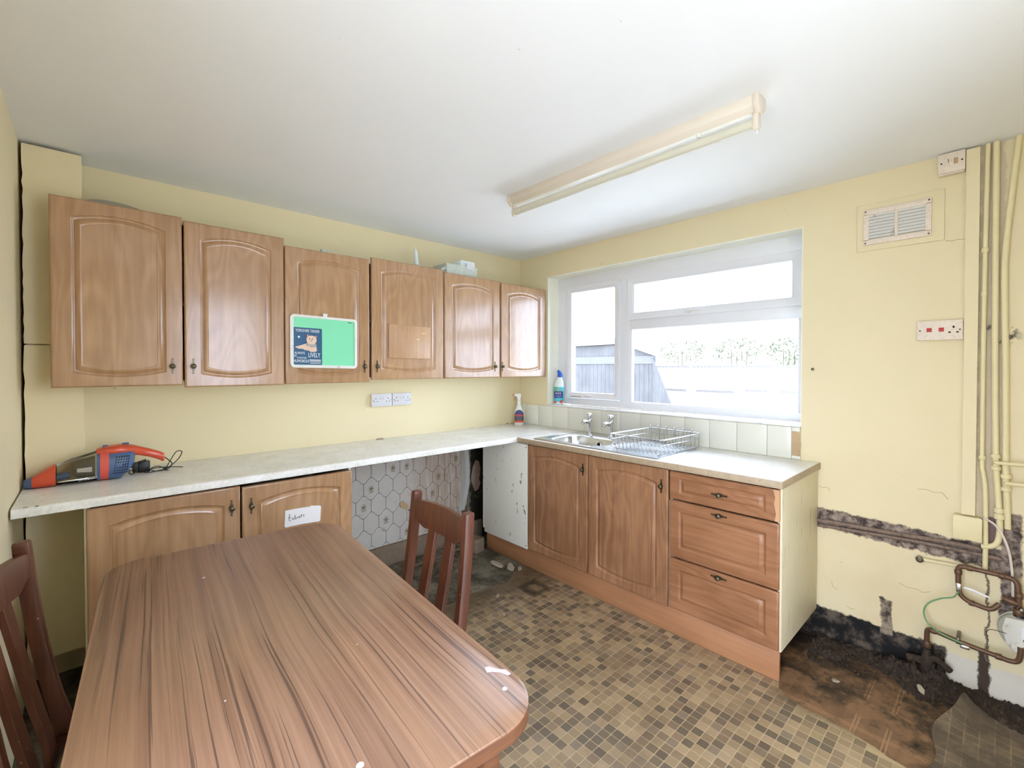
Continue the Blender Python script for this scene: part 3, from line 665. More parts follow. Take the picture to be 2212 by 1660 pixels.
# ------------------------------------------------------------------ rot and rubble along the window wall
def hnoise(x, y, s): 
    return 0.5+0.25*math.sin(s*x*1.3+1.7*math.sin(s*y*0.7))+0.25*math.sin(s*y*1.1+2.1*math.sin(s*x*0.9+0.6))
def heap(name, x0, x1, y0, y1, nx, ny, fn, mat, lab, cat):
    mb = MB()
    for i in range(nx+1):
        for j in range(ny+1):
            x = x0+(x1-x0)*i/nx; y = y0+(y1-y0)*j/ny
            e = min(i, nx-i, j, ny-j)
            mb.v.append((x, y, -0.009 if e == 0 else fn(x, y)))
    for i in range(nx):
        for j in range(ny): a = i*(ny+1)+j; mb.f.append((a, a+1, a+ny+2, a+ny+1))
    o = build(name, mb, mat); o['kind'] = 'stuff'; return tag(o, lab, cat)
def rot_h(x, y):
    f1 = mnoise.fractal(Vector((x*9, y*9, 0.3)), 1.0, 2.1, 5); f2 = abs(mnoise.fractal(Vector((x*38, y*38, 4.2)), 0.8, 2.2, 4))
    wall_ = max(0.0, 1+(x+0.10*f1)/(0.26-0.06*math.exp(-((y+2.45)/0.12)**2)))
    along = 0.5+0.6*math.exp(-((y+2.68)/0.13)**2)
    return -0.010+min(1.0, wall_*2.5)*0.008+wall_**1.4*along*(0.012+0.030*max(0, f1+0.4)+0.035*f2)+0.006*f2*min(1, wall_*3)
heap('rotten_rubble', -0.34, -0.002, -3.08, -2.28, 110, 250, rot_h, 'rubble', 'dark rotten rubble heaped along the foot of the window wall', 'rubble')
def dirt_h(x, y):
    return -0.003+0.006*hnoise(x, y, 30)*hnoise(x+1, y, 11)+0.010*math.exp(-((y+0.33+0.05*math.sin(6*x))/0.045)**2)*hnoise(x, y, 40)+0.022*math.exp(-((y+0.05)/0.06)**2)
heap('floor_dirt', -1.78, -0.585, -0.70, -0.025, 70, 46, dirt_h, 'floor', 'grey grit and dirt on the bare floor under the worktop', 'dirt')
mb = MB()
for i in range(420):
    if i < 320: x = -0.05-abs(rnd.gauss(0, 0.14)); y = rnd.uniform(-3.05, -2.30); z = max(0, rot_h(max(x, -0.33), y))+0.003
    else: x = rnd.uniform(-1.7, -0.62); y = rnd.uniform(-0.66, -0.15); z = max(0.001, dirt_h(x, y))+0.003
    a = rnd.uniform(0, 6.28); r_ = rnd.uniform(0.002, 0.009)*rnd.choice((0.6, 1, 1.6)); k = rnd.choice((3, 4, 5)); n = len(mb.v)
    q = [(x+r_*rnd.uniform(0.5, 1.3)*math.cos(a+6.283*j/k), y+0.5*r_*rnd.uniform(0.3, 1.3)*math.sin(a+6.283*j/k)) for j in range(k)]
    mb.loft([[(u, v, z-0.003) for u, v in q], [(u, v, z+rnd.uniform(-0.001, 0.004)) for u, v in q]])
o = build('wood_splinters', mb, surf('splinter_mix', (84, 68, 54), 0.9, 0.8, 60), None, 0, False); o['kind'] = 'stuff'; tag(o, 'scattered splinters and grit over the bare floor patches', 'debris')
def flake(lab, x, y, z, r_, mat, rz, tilt=0.1, th=0.006):
    t = thing('plaster_flake' if mat == 'plaster' else 'loose_stone', lab, 'debris', (x, y, z), rz); q = []
    rr = random.Random(int(abs(x*977+y*331)*100))
    for j in range(7): a = 6.283*j/7; q.append((r_*rr.uniform(0.7, 1.25)*math.cos(a), 0.6*r_*rr.uniform(0.7, 1.25)*math.sin(a)))
    mb = MB(); mb.loft([[(u, v, tilt*u) for u, v in q], [(u*0.92, v*0.92, th+tilt*u) for u, v in q]]); build('flake' if mat == 'plaster' else 'stone', mb, mat, t, 0.001, False, True)
flake('curved pale plaster shard lying by the bottom of the blank white panel', -0.705, -0.515, 0.006, 0.055, 'plaster', 2.3, 0.35)
flake('small square pale tile chip lying by the plinth', -0.625, -0.655, 0.002, 0.026, 'plaster', 0.7)
flake('flat grey plaster shard behind the small square tile chip', -0.66, -0.60, 0.002, 0.05, 'plaster', 0.9)
flake('tiny white paper scrap on the mosaic floor right of the dining chair', -0.99, -0.84, 0.0008, 0.014, 'plaster', 0.2, 0.3)
flake('white crumb on the mosaic floor in front of the dining chair', -1.10, -1.02, 0.0008, 0.013, 'plaster', 1.2, 0.2)
flake('pale wood chip on the brown underlay beneath the end panel', -0.36, -2.43, -0.003, 0.018, 'plaster', 2.0, 0.1)
flake('pinkish plaster lump in the black rubble under the stopcock', -0.20, -2.70, 0.025, 0.022, 'plaster', 0.4, 0.4)
t = thing('loose_brick', 'chipped grey brick end standing beside the plinth in the corner recess', 'brick', (-0.655, -0.19, 0.0), 0.15)
mb = MB(); secs = []
for z, k in ((0, 1), (0.03, 1.02), (0.075, 0.98), (0.10, 0.90)):
    secs.append([(u*k+0.003*math.sin(40*z+u*90), v*k, z-0.003) for u, v in rrect(-0.05, 0.05, -0.055, 0.055, 0.012, 2)])
build('brick', mb.loft(secs), 'brickstone', t, 0, True, True)
tag(build('fallen_batten', MB().prism([(0, 0), (0.62, 0.02), (0.62, 0.045), (0.0, 0.022)], lambda u, v, d: (-1.25+u*0.95, -0.20+v+u*0.02, 0.028+d+0.01*u), 0.0, 0.014), 'joint', None, 0.002), 'thin dark batten lying along the back of the worktop recess', 'batten')
# ================================================================== CABINETS
def mapA(front): return lambda u, v, d: (u, front+d, v)
def mapB(front): return lambda u, v, d: (front+d, u, v)
def panel_loop(u0, u1, v0, v1, ht, hb, n=12):
    out = []; um = (u0+u1)/2; a = (u1-u0)/2
    for i in range(n): u = u0+(u1-u0)*i/n; out.append((u, v0-hb*(1-((u-um)/a)**2)))
    for i in range(4): out.append((u1, v0+(v1-v0)*i/4))
    for i in range(n): u = u1+(u0-u1)*i/n; out.append((u, v1+ht*(1-((u-um)/a)**2)))
    for i in range(4): out.append((u0, v1+(v0-v1)*i/4))
    return out
def front_panel(name, fn, u0, u1, v0, v1, mat, parent, th=0.018, mu=0.062, mt=0.078, mbm=0.062, ht=0.028, hb=0.02):
    secs = []
    def ring(du, dt, db, d, ht_, hb_): secs.append([fn(u, v, d) for u, v in panel_loop(u0+du, u1-du, v0+db, v1-dt, ht_, hb_)])
    ring(0, 0, 0, th, 0, 0); ring(0, 0, 0, 0.005, 0, 0); ring(0.002, 0.002, 0.002, 0.0018, 0, 0); ring(0.0055, 0.0055, 0.0055, 0.0, 0, 0); ring(0.008, 0.008, 0.008, 0.0, 0, 0)
    for k, d in ((-0.003, 0.0), (0.0, 0.0), (0.003, 0.0035), (0.008, 0.0065), (0.012, 0.0065), (0.014, 0.004), (0.024, 0.0015), (0.027, 0.0002), (0.030, 0.0002), (0.032, 0.0012), (0.0345, 0.0012)):
        ring(mu+k, mt+k, mbm+k, d, ht, hb)
    return build(name, MB().loft(secs), mat, parent)
PLATE = [(0, .0088), (.008, .0085), (.012, .0058), (.018, .0048), (.024, .0026), (.028, .002), (.031, .0042), (.034, .0044), (.037, .001)]
def handle(fn, u, v, parent, vertical=True, k=1.0):
    out = [(w_, s_) for s_, w_ in PLATE]+[(w_, -s_) for s_, w_ in PLATE[::-1]]
    poly = out+[(-a, b_) for a, b_ in out[::-1]]
    q = []
    for a, b_ in poly:
        if not q or (abs(q[-1][0]-a)+abs(q[-1][1]-b_)) > 1e-6: q.append((a*k, b_*k))
    q = q[:-1] if abs(q[0][0]-q[-1][0])+abs(q[0][1]-q[-1][1]) < 1e-6 else q
    f2 = (lambda a, b_, d: fn(u+a, v+b_, d)) if vertical else (lambda a, b_, d: fn(u+b_, v+a, d))
    mb = MB().prism(q, f2, -0.0035, 0.0008)
    o0 = Vector(fn(u, v, 0)); ax = Vector(fn(u, v, -1))-o0
    mb.lathe([(0.0045, 0), (0.0042, 0.009), (0.0095, 0.012), (0.0115, 0.016), (0.0108, 0.0195), (0.007, 0.0225), (0.0065, 0.0222), (0.003, 0.0235), (0, 0.0238)], o0, ax, 16)
    return build('handle', mb, 'brass', parent)
# --- wall cabinets
FA = -0.322
def wall_cabinet(label, x0, x1, z0, z1, doors, bx0=None):
    t = thing('wall_cabinet', label, 'cabinet', ((x0+x1)/2, -0.15, z0), group='wall cabinets over the worktop')
    b0 = bx0 if bx0 is not None else x0+0.002
    T = 0.016; mb = MB().box(b0, b0+T, FA+0.02, -0.001, z0, z1).box(x1-0.002-T, x1-0.002, FA+0.02, -0.001, z0, z1).box(b0+T, x1-0.002-T, FA+0.02, -0.001, z0, z0+T).box(b0+T, x1-0.002-T, FA+0.02, -0.001, z1-T, z1).box(b0+T, x1-0.002-T, -0.008, -0.001, z0+T, z1-T)
    build('carcass', mb, 'carcass', t, 0, False)
    build('shelf', MB().box(b0+T, x1-0.002-T, FA+0.05, -0.008, (z0+z1)/2-0.008, (z0+z1)/2+0.008), 'carcass', t, 0, False)
    for d0, d1, dz0, dz1, hu, dy in doors:
        d = front_panel('door', mapA(FA+dy), d0, d1, dz0, dz1, 'door', t); handle(mapA(FA+dy), hu, 1.412 if True else 0, d)
    return t
wall_cabinet('tallest double wall cabinet at the left end by the boxed column', -2.935, -2.05, 1.328, 2.095, [(-2.935, -2.496, 1.3225, 2.109, -2.536, 0), (-2.489, -2.052, 1.312, 2.0965, -2.456, 0)], -2.836)
wall_cabinet('middle double wall cabinet carrying the green magnet board', -2.046, -1.031, 1.330, 2.055, [(-2.047, -1.568, 1.316, 2.060, -1.602, 0), (-1.555, -1.034, 1.330, 2.076, -1.521, 0)])
wall_cabinet('double wall cabinet in the corner beside the window', -1.027, -0.008, 1.334, 2.050, [(-1.022, -0.517, 1.329, 2.061, -0.567, 0), (-0.502, -0.010, 1.328, 2.054, -0.492, 0)])
# --- base cabinets under the long worktop
FBA = -0.582
t = thing('base_cabinet', 'double base cabinet with the tablets note under the long worktop', 'cabinet', (-2.315, -0.3, 0))
mb = MB().box(-2.838, -2.822, FBA+0.018, -0.16, 0.0, 0.876).box(-1.806, -1.792, FBA+0.018, -0.02, 0.0, 0.876).box(-2.822, -1.806, FBA+0.02, -0.02, 0.14, 0.156).box(-2.822, -1.806, -0.03, -0.022, 0.156, 0.876)
build('carcass', mb, 'carcass', t, 0, False)
build('kickboard', MB().box(-2.822, -1.806, FBA+0.05, FBA+0.066, 0.0, 0.14), 'plinth', t, 0, False)
d = front_panel('door', mapA(FBA), -2.832, -2.318, 0.145, 0.866, 'door', t); handle(mapA(FBA), -2.353, 0.772, d)
d = front_panel('door', mapA(FBA), -2.311, -1.795, 0.145, 0.858, 'door', t); handle(mapA(FBA), -2.274, 0.766, d)
# --- base cabinets under the sink worktop
FB = -0.582
def base_cabinet(label, y0, y1, hy, hz):
    t = thing('base_cabinet', label, 'cabinet', (-0.3, (y0+y1)/2, 0.14), group='base cabinets under the sink')
    mb = MB().box(FB+0.02, -0.01, y0, y0+0.015, 0.14, 0.70).box(FB+0.02, -0.01, y1-0.015, y1, 0.14, 0.70).box(FB+0.02, -0.01, y0+0.015, y1-0.015, 0.14, 0.156).box(FB+0.02, FB+0.036, y0+0.015, y1-0.015, 0.70, 0.874)
    build('carcass', mb, 'carcass', t, 0, False)
    d = front_panel('door', mapB(FB), y0+0.002, y1-0.002, 0.140, 0.868, 'doorB', t); handle(mapB(FB), hy, hz, d); return t
base_cabinet('base cabinet next to the blank white panel below the sink bowl', -1.209, -0.686, -1.174, 0.775)
base_cabinet('base cabinet beside the drawers below the draining board', -1.738, -1.211, -1.700, 0.775)
t = thing('drawer_unit', 'three drawer base unit at the free end of the sink worktop', 'drawer unit', (-0.3, -2.0, 0.14))
mb = MB().box(FB+0.016, -0.01, -2.272, -2.256, 0.14, 0.876); build('end_panel', mb, 'endpanel', t, 0.001)
mb = MB().box(FB+0.02, -0.01, -1.756, -1.741, 0.14, 0.874).box(FB+0.02, -0.01, -2.256, -1.756, 0.14, 0.156).box(-0.03, -0.02, -2.256, -1.756, 0.156, 0.874)
build('carcass', mb, 'carcass', t, 0, False)
for z0, z1, hz, kw in ((0.722, 0.866, 0.790, dict(mu=0.055, mt=0.032, mbm=0.032)), (0.418, 0.714, 0.690, dict(mu=0.052, mt=0.052, mbm=0.05)), (0.146, 0.410, 0.388, dict(mu=0.052, mt=0.05, mbm=0.05))):
    d = front_panel('drawer', mapB(FB), -2.264, -1.745, z0, z1, 'drawer', t, ht=0, hb=0, **kw); handle(mapB(FB), -2.003, hz, d, False, 1.05)
    if z0 > 0.7:
        build('chipped_end', MB().prism([(-2.266, 0.724), (-2.266, 0.866), (-2.240, 0.866), (-2.248, 0.83), (-2.243, 0.80), (-2.252, 0.76), (-2.247, 0.724)], mapB(FB), -0.0008, 0.01), 'chipwood', d, 0, False)
    build('drawer_box', MB().box(FB+0.018, -0.06, -2.25, -1.76, z0+0.01, z1-0.03), 'carcass', d, 0, False)
t = thing('blank_panel', 'plain white stained corner panel left of the sink cabinets', 'panel', (FB, -0.45, 0.133))
build('panel', MB().box(FB, FB+0.016, -0.684, -0.214, 0.133, 0.868), 'whitepanel', t, 0.001)
build('return_panel', MB().box(FB+0.004, FB+0.02, -0.206, -0.190, 0.16, 0.868).box(FB+0.012, FB+0.02, -0.214, -0.2, 0.16, 0.868), 'whitepanel', t, 0.001)
for z in (0.845, 0.155): build('screw', MB().lathe([(0.004, 0), (0.004, 0.002), (0, 0.0025)], (FB, -0.672, z), (-1, 0, 0), 8), 'brass', t)
pl = MB().prism([(-2.262, 0.0), (-2.262, 0.143), (-0.215, 0.139), (-0.215, 0.0)], mapB(-0.558), 0.0, 0.016)
tag(build('plinth', pl, 'plinth', None, 0.001), 'long wood effect plinth board along the sink cabinets', 'plinth')

# ================================================================== WORKTOPS
def edge_profile(z, th, y_front, y_back):
    return [(y_back, z-th), (y_front, z-th), (y_front-0.0, z-0.010), (y_front+0.0025, z-0.004), (y_front+0.007, z-0.0008), (y_front+0.014, z), (y_back, z)]
prof = edge_profile(0.91, 0.033, -0.602, -0.001)
P0 = [(XL+0.006, y, z) for y, z in prof]; P1 = [(-0.600, y, z) for y, z in prof]
# the left end stops short of the boxed column
wa = thing('worktop', 'long pale stone effect worktop along the cabinet wall', 'worktop', (-1.8, -0.3, 0.88))
mb = MB().loft([P1, [(-2.835, y, z) for y, z in prof]])
pc = [(y if y < -0.2 else -0.173, z) for y, z in prof]
mb.loft([[(-2.835, y, z) for y, z in pc], [(XL+0.006, y, z) for y, z in pc]])
build('top', mb, 'worktop', wa)
for x0_, y_, l_ in ((-2.995, -0.594, 0.012), (-2.965, -0.597, 0.010)): build('chip', MB().prism([(0, 0), (l_, 0.002), (l_*0.8, 0.006), (0.002, 0.004)], lambda u, v, d: (x0_+u, y_+v*0.8, 0.9085+d), 0, 0.0022), 'dark', wa, 0, False)
wb = thing('worktop', 'bright worktop with the sink under the window', 'worktop', (-0.3, -1.3, 0.88))
SX0, SX1, SY0, SY1 = -0.560, -0.075, -1.670, -0.735     # cut-out below the sink
mb = MB().box(-0.598, -0.001, SY1, -0.001, 0.877, 0.91).box(-0.598, -0.001, -2.279, SY0, 0.877, 0.91).box(-0.598, SX0, SY0, SY1, 0.877, 0.91).box(SX1, -0.001, SY0, SY1, 0.877, 0.91)
build('top', mb, 'worktop', wb, 0, False)
build('front_edge', MB().box(-0.6015, -0.598, -2.279, -0.602, 0.8765, 0.9095), 'worktop_edge', wb, 0.001)
build('end_edge', MB().box(-0.6015, -0.002, -2.2825, -2.279, 0.8765, 0.9095), 'worktop_edge', wb, 0.001)
build('joint_strip', MB().box(-0.6012, -0.30, -0.6025, -0.6005, 0.9100, 0.9104), 'joint', wb, 0, False)
# ------------------------------------------------------------------ sink
sk = thing('sink', 'stainless steel inset sink with ribbed draining board', 'sink', (-0.32, -1.2, 0.91))
k = 6; fz = lambda q, z: [(u, v, z) for u, v in q]
oq = rrect(-0.576, -0.060, -1.688, -0.720, 0.03, k); oq2 = rrect(-0.568, -0.068, -1.680, -0.728, 0.026, k); oq3 = rrect(-0.560, -0.076, -1.672, -0.736, 0.022, k)
bq = rrect(-0.510, -0.205, -1.215, -0.785, 0.075, k); bq1 = rrect(-0.500, -0.215, -1.205, -0.795, 0.072, k); bq2 = rrect(-0.485, -0.230, -1.190, -0.810, 0.065, k); bq3 = rrect(-0.455, -0.260, -1.16, -0.84, 0.05, k)
mb = MB().loft([fz(oq, 0.9102), fz(oq, 0.912), fz(oq2, 0.9165), fz(oq3, 0.9135), fz(bq, 0.9132), fz(bq1, 0.908), fz(bq2, 0.795), fz(bq3, 0.765), fz(rrect(-0.375, -0.34, -1.02, -0.98, 0.015, k), 0.762)])
mb.f.pop(-2)
build('basin', mb, 'steel', sk)
for i in range(9):
    x = -0.17-0.036*i
    build('drainer_rib', MB().prism([(-0.006, 0), (-0.004, 0.002), (0, 0.003), (0.004, 0.002), (0.006, 0)], lambda u, v, d: (x+u, d, 0.9130+v), -1.63, -1.25), 'steel', sk)
build('overflow', MB().lathe([(0.020, 0), (0.020, 0.003), (0.015, 0.004), (0.013, 0.001), (0.0, 0.001)], (-0.2225, -1.03, 0.872), (-1, 0, 0), 18), 'chrome', sk)
build('overflow_hole', MB().lathe([(0.0145, 0.001), (0.0145, 0.0035), (0, 0.0037)], (-0.2225, -1.03, 0.872), (-1, 0, 0), 14), 'dark', sk)
build('plug_hole', MB().lathe([(0.035, 0), (0.035, 0.004), (0.02, 0.004), (0.0, 0.001)], (-0.357, -1.0, 0.7625), (0, 0, 1), 16), 'chrome', sk)
build('plug_chain', MB().tube(spline([(-0.235, -0.86, 0.9145), (-0.24, -0.93, 0.914), (-0.225, -1.0, 0.905), (-0.228, -1.03, 0.88)], 6), 0.0012, 5), 'chrome', sk)
def tap(label, y):
    t = thing('pillar_tap', label, 'tap', (-0.155, y, 0.9135))
    B = (-0.155, y, 0.9135)
    build('base', MB().lathe([(0.026, 0), (0.026, 0.004), (0.017, 0.008), (0.014, 0.014)], B), 'chrome', t)
    build('body', MB().tube([(-0.155, y, 0.924), (-0.153, y, 0.96), (-0.154, y, 0.995), (-0.157, y, 1.022), (-0.158, y, 1.032)], [0.013, 0.0125, 0.014, 0.019, 0.017], 14), 'chrome', t)
    build('spout', MB().tube(spline([(-0.158, y, 1.008), (-0.20, y, 1.018), (-0.232, y, 1.014), (-0.240, y, 1.002)], 4), [0.014]*5+[0.0125]*4+[0.011]*4, 12), 'chrome', t)
    build('knob', MB().lathe([(0.010, 0), (0.012, 0.004), (0.019, 0.012), (0.022, 0.024), (0.021, 0.038), (0.016, 0.043), (0.013, 0.042), (0, 0.041)], (-0.158, y, 1.030), n=10), 'chrome', t)
tap('chrome tap nearer the corner, at the back of the sink bowl', -0.898)
tap('chrome tap nearer the dish rack, at the back of the sink', -1.080)
# ------------------------------------------------------------------ dish rack
rk = thing('dish_rack', 'wire dish rack standing on the draining board', 'dish rack', (-0.315, -1.515, 0.9165), R(-3))
def rl(path, r_, n=6): return MB().tube(path, r_, n)
X0, X1, Y0, Y1, ZT, ZB = -0.215, 0.215, -0.17, 0.175, 0.092, 0.012
loop = [(u, v, ZT) for u, v in rrect(X0, X1, Y0, Y1, 0.02, 4)]; loop.append(loop[0]); build('rim', rl(loop, 0.0035, 8), 'wire', rk, 0, True, True)
loop = [(u, v, ZT-0.03) for u, v in rrect(X0+0.004, X1-0.004, Y0+0.004, Y1-0.004, 0.02, 4)]; loop.append(loop[0]); build('lower_rim', rl(loop, 0.0018, 6), 'wire', rk, 0, True, True)
pw = None
for i in range(13):
    y = Y0+0.015+(Y1-Y0-0.03)*i/12
    if pw is None: pw = build('wire', rl([(X0, 0, ZT), (X0+0.002, 0, ZB+0.012), (X0+0.012, 0, ZB), (X1-0.012, 0, ZB), (X1-0.002, 0, ZB+0.012), (X1, 0, ZT)], 0.0016, 5), 'wire', rk, 0, True, True); pw.location = (0, y, 0)
    else: share(pw, 'wire', rk, (0, y, 0))
pc = None
for i in range(11):
    x = X0+0.02+(X1-X0-0.04)*i/10
    if pc is None: pc = build('wire', rl([(0, Y0, ZT), (0, Y0+0.002, ZB+0.010), (0, Y0+0.012, ZB-0.003), (0, Y1-0.012, ZB-0.003), (0, Y1-0.002, ZB+0.010), (0, Y1, ZT)], 0.0016, 5), 'wire', rk, 0, True, True); pc.location = (x, 0, 0)
    else: share(pc, 'wire', rk, (x, 0, 0))
ph = None
for i in range(6):
    y = Y0+0.03+(Y1-Y0-0.06)*i/5
    if ph is None: ph = build('plate_loop', rl(spline([(X1-0.10, -0.012, ZB), (X1-0.075, -0.006, ZT-0.02), (X1-0.055, 0, ZT+0.022), (X1-0.04, 0.004, ZT+0.018), (X1-0.030, 0.008, ZT-0.01), (X1-0.02, 0.012, ZB)], 4), 0.002, 6), 'wire', rk, 0, True, True); ph.location = (0, y, 0)
    else: share(ph, 'plate_loop', rk, (0, y, 0))
for sx in (-1, 1):
    for sy in (-1, 1): build('foot', MB().lathe([(0.004, 0), (0.005, 0.004), (0.004, 0.012)], (sx*0.19, sy*0.14, 0), n=8), 'wire', rk, 0, True, True)

# ================================================================== TABLE AND CHAIRS
tb = thing('kitchen_table', 'rosewood effect laminate table with rounded corners in the foreground', 'table', (-2.466, -1.632, 0), R(-4.2))
TW, TL, TH_ = 0.366, 0.683, 0.75
q = rrect(-TW, TW, -TL, TL, 0.11, 10); q1 = rrect(-TW+0.001, TW-0.001, -TL+0.001, TL-0.001, 0.11, 10); q0 = rrect(-TW-0.001, TW+0.001, -TL-0.001, TL+0.001, 0.111, 10)
fz = lambda q, z: [(u, v, z) for u, v in q]
top = build('tabletop', MB().loft([fz(q, TH_-0.003), fz(q, TH_-0.001), fz(q1, TH_)]), 'table', tb, 0, True, True)
build('edge_band', MB().loft([fz(rrect(-TW+0.004, TW-0.004, -TL+0.004, TL-0.004, 0.108, 10), TH_-0.031), fz(q0, TH_-0.028), fz(q0, TH_-0.004), fz(q, TH_-0.003)]), 'table_edge', tb, 0, True, True)
build('apron', MB().box(-TW+0.07, TW-0.07, -TL+0.10, -TL+0.12, 0.64, 0.719).box(-TW+0.07, TW-0.07, TL-0.12, TL-0.10, 0.64, 0.719).box(-TW+0.06, -TW+0.08, -TL+0.10, TL-0.10, 0.64, 0.719).box(TW-0.08, TW-0.06, -TL+0.10, TL-0.10, 0.64, 0.719), 'table_edge', tb, 0.001, True, True)
for sx in (-1, 1):
    for sy in (-1, 1):
        x, y = sx*(TW-0.075), sy*(TL-0.115)
        build('leg', MB().loft([[(x+u*0.7, y+v*0.7, 0.0) for u, v in rrect(-0.022, 0.022, -0.022, 0.022, 0.004, 2)], [(x+u, y+v, 0.719) for u, v in rrect(-0.022, 0.022, -0.022, 0.022, 0.004, 2)]]), 'table_edge', tb, 0, True, True)
def smear(name, pts, z, mat='paintdrip', parent=top, h=0.0008):
    build(name, MB().prism(pts, lambda u, v, d: (u, v, z+d), 0, h), mat, parent, 0.0002, False, False)
smear('paint_smear', [(-2.180, -2.168), (-2.170, -2.172), (-2.160, -2.192), (-2.149, -2.205), (-2.150, -2.222), (-2.158, -2.222), (-2.165, -2.203), (-2.176, -2.190), (-2.186, -2.184)], TH_)
def dot(x, y, r_): smear('paint_spot', [(x+r_*math.cos(6.283*j/10)*(1+0.1*(j % 3)), y+r_*math.sin(6.283*j/10)) for j in range(10)], TH_)
dot(-2.190, -2.247, 0.0055); dot(-2.486, -2.219, 0.0065); dot(-2.558, -1.248, 0.004); dot(-2.30, -1.35, 0.002); dot(-2.62, -1.9, 0.002); dot(-2.35, -1.9, 0.0018)

def make_chair(label):
    """local frame: back posts at x = 0, seat towards +x"""
    t = thing('dining_chair', label, 'chair', (0, 0, 0)); SZ = 0.385
    def bx_(z): return -0.105*(1-math.exp(-max(0, z-0.42)/0.42)) if z > 0.42 else -0.06*max(0, 0.36-z)/0.36
    def by_(z): return 0.186-0.016*max(0, z-0.42)/0.52
    for s_ in (-1, 1):
        secs = []
        for z in [0.0, 0.15, 0.30, 0.42, 0.50, 0.58, 0.66, 0.74, 0.82, 0.90, 0.932, 0.940, 0.943]:
            k = 1.0 if z < 0.935 else (0.95 if z < 0.942 else 0.8)
            c = 1.15 if z < 0.5 else 1.0
            secs.append([(bx_(z)+u*k*c, s_*by_(z)+v*k, z) for u, v in rrect(-0.017, 0.017, -0.0135, 0.0135, 0.003, 2)])
        build('post', MB().loft(secs), 'chair', t, 0, True, True)
        build('leg', MB().loft([[(0.365+u*0.8, s_*0.185+v*0.8, 0) for u, v in rrect(-0.016, 0.016, -0.016, 0.016, 0.003, 2)], [(0.365+u, s_*0.185+v, SZ) for u, v in rrect(-0.018, 0.018, -0.018, 0.018, 0.003, 2)]]), 'chair', t, 0, True, True)
        build('side_rail', MB().box(0.0, 0.365, s_*0.178-0.01, s_*0.178+0.01, SZ-0.055, SZ), 'chair', t, 0.002, True, True)
        build('stretcher', MB().box(-0.02, 0.365, s_*0.182-0.007, s_*0.182+0.007, 0.17, 0.195), 'chair', t, 0.002, True, True)
    # crest rail bowed backwards, deeper between the slats
    secs = []
    for i in range(21):
        u = -1+i/10; y = u*0.166; bow = -0.020*(1-u*u)
        zt = 0.912+0.008*(1-u*u); e = min(1.0, (1-abs(u))/0.42); dep = 0.058+0.036*(e*e*(3-2*e))
        zb = zt-dep; xt = bx_(0.90)+bow+0.004; xb = bx_(zb)+bow+0.004
        secs.append([(xb-0.010, y, zb), (xb+0.010, y, zb), (xt+0.011, y, zt-0.005), (xt+0.007, y, zt), (xt-0.007, y, zt), (xt-0.011, y, zt-0.005)])
    build('crest_rail', MB().loft(secs), 'chair', t, 0, True, True)
    for s_ in (-1, 1):
        secs = []
        for z in (0.375, 0.45, 0.55, 0.65, 0.75, 0.83):
            f = max(0, (z-0.455)/0.375); x = bx_(z)-0.018*f*f+0.002; yc = s_*(0.060-0.004*f)
            secs.append([(x+u, yc+v, z) for u, v in rrect(-0.008, 0.008, -0.025, 0.025, 0.002, 1)])
        build('slat', MB().loft(secs), 'chair', t, 0, True, True)
    build('lower_rail', MB().box(-0.012, 0.012, -0.175, 0.175, SZ-0.055, SZ), 'chair', t, 0.003, True, True)
    build('front_rail', MB().box(0.355, 0.375, -0.18, 0.18, SZ-0.055, SZ), 'chair', t, 0.002, True, True)
    sec = lambda k, z: [(0.205+(u-0.205)*k, v*k, z) for u, v in rrect(0.020, 0.390, -0.20, 0.20, 0.04, 4)]
    build('seat_pad', MB().loft([sec(0.97, SZ), sec(1.0, SZ+0.006), sec(1.0, SZ+0.022), sec(0.95, SZ+0.034), sec(0.80, SZ+0.039)]), 'seatpad', t, 0, True, True)
    return t
c1 = make_chair('dark red stained dining chair on the right of the table, facing it'); c1['group'] = 'dining chairs at the table'
c2 = copy_tree(c1); c2['label'] = 'dark stained dining chair cut off at the lower left, by the wall'
c1.location = (-1.992, -1.602, 0); c1.rotation_euler.z = R(180-2.7)
c2.location = (-2.905, -1.345, 0); c2.rotation_euler.z = R(-9)

# ================================================================== CEILING LAMP
lp = thing('ceiling_lamp', 'old single tube fluorescent batten light on the ceiling', 'lamp', (-1.1, -1.71, H))
XC = -1.085
pf = [(-0.033, 0.0), (-0.033, -0.030), (-0.028, -0.038), (-0.020, -0.044), (-0.012, -0.052), (0.012, -0.052), (0.020, -0.044), (0.028, -0.038), (0.033, -0.030), (0.033, 0.0)]
build('batten', MB().prism(pf, lambda u, v, d: (XC+u, d, H+v), -2.335, -1.085), 'batten', lp, 0.001)
pe = [(-0.036, 0.0), (-0.036, -0.034), (-0.022, -0.050), (-0.013, -0.058), (0.013, -0.058), (0.022, -0.050), (0.036, -0.034), (0.036, 0.0)]
for a, b_ in ((-2.352, -2.333), (-1.087, -1.068)): build('end_cap', MB().prism(pe, lambda u, v, d: (XC+u, d, H+v), a, b_), 'batten', lp, 0.002)
for a, b_ in ((-2.343, -2.325), (-1.097, -1.083)): build('lamp_holder', MB().prism([(-0.013, -0.05), (-0.016, -0.100), (-0.008, -0.112), (0.008, -0.112), (0.016, -0.100), (0.013, -0.05)], lambda u, v, d: (XC+u, d, H+v), a, b_), 'batten', lp, 0.002)
build('tube', MB().tube([(XC, -2.325, H-0.088), (XC, -1.097, H-0.088)], 0.0185, 20), 'tube', lp)
build('reflector', MB().box(XC-0.0115, XC+0.0115, -2.32, -1.10, H-0.0532, H-0.0521), 'reflector', lp, 0, False)
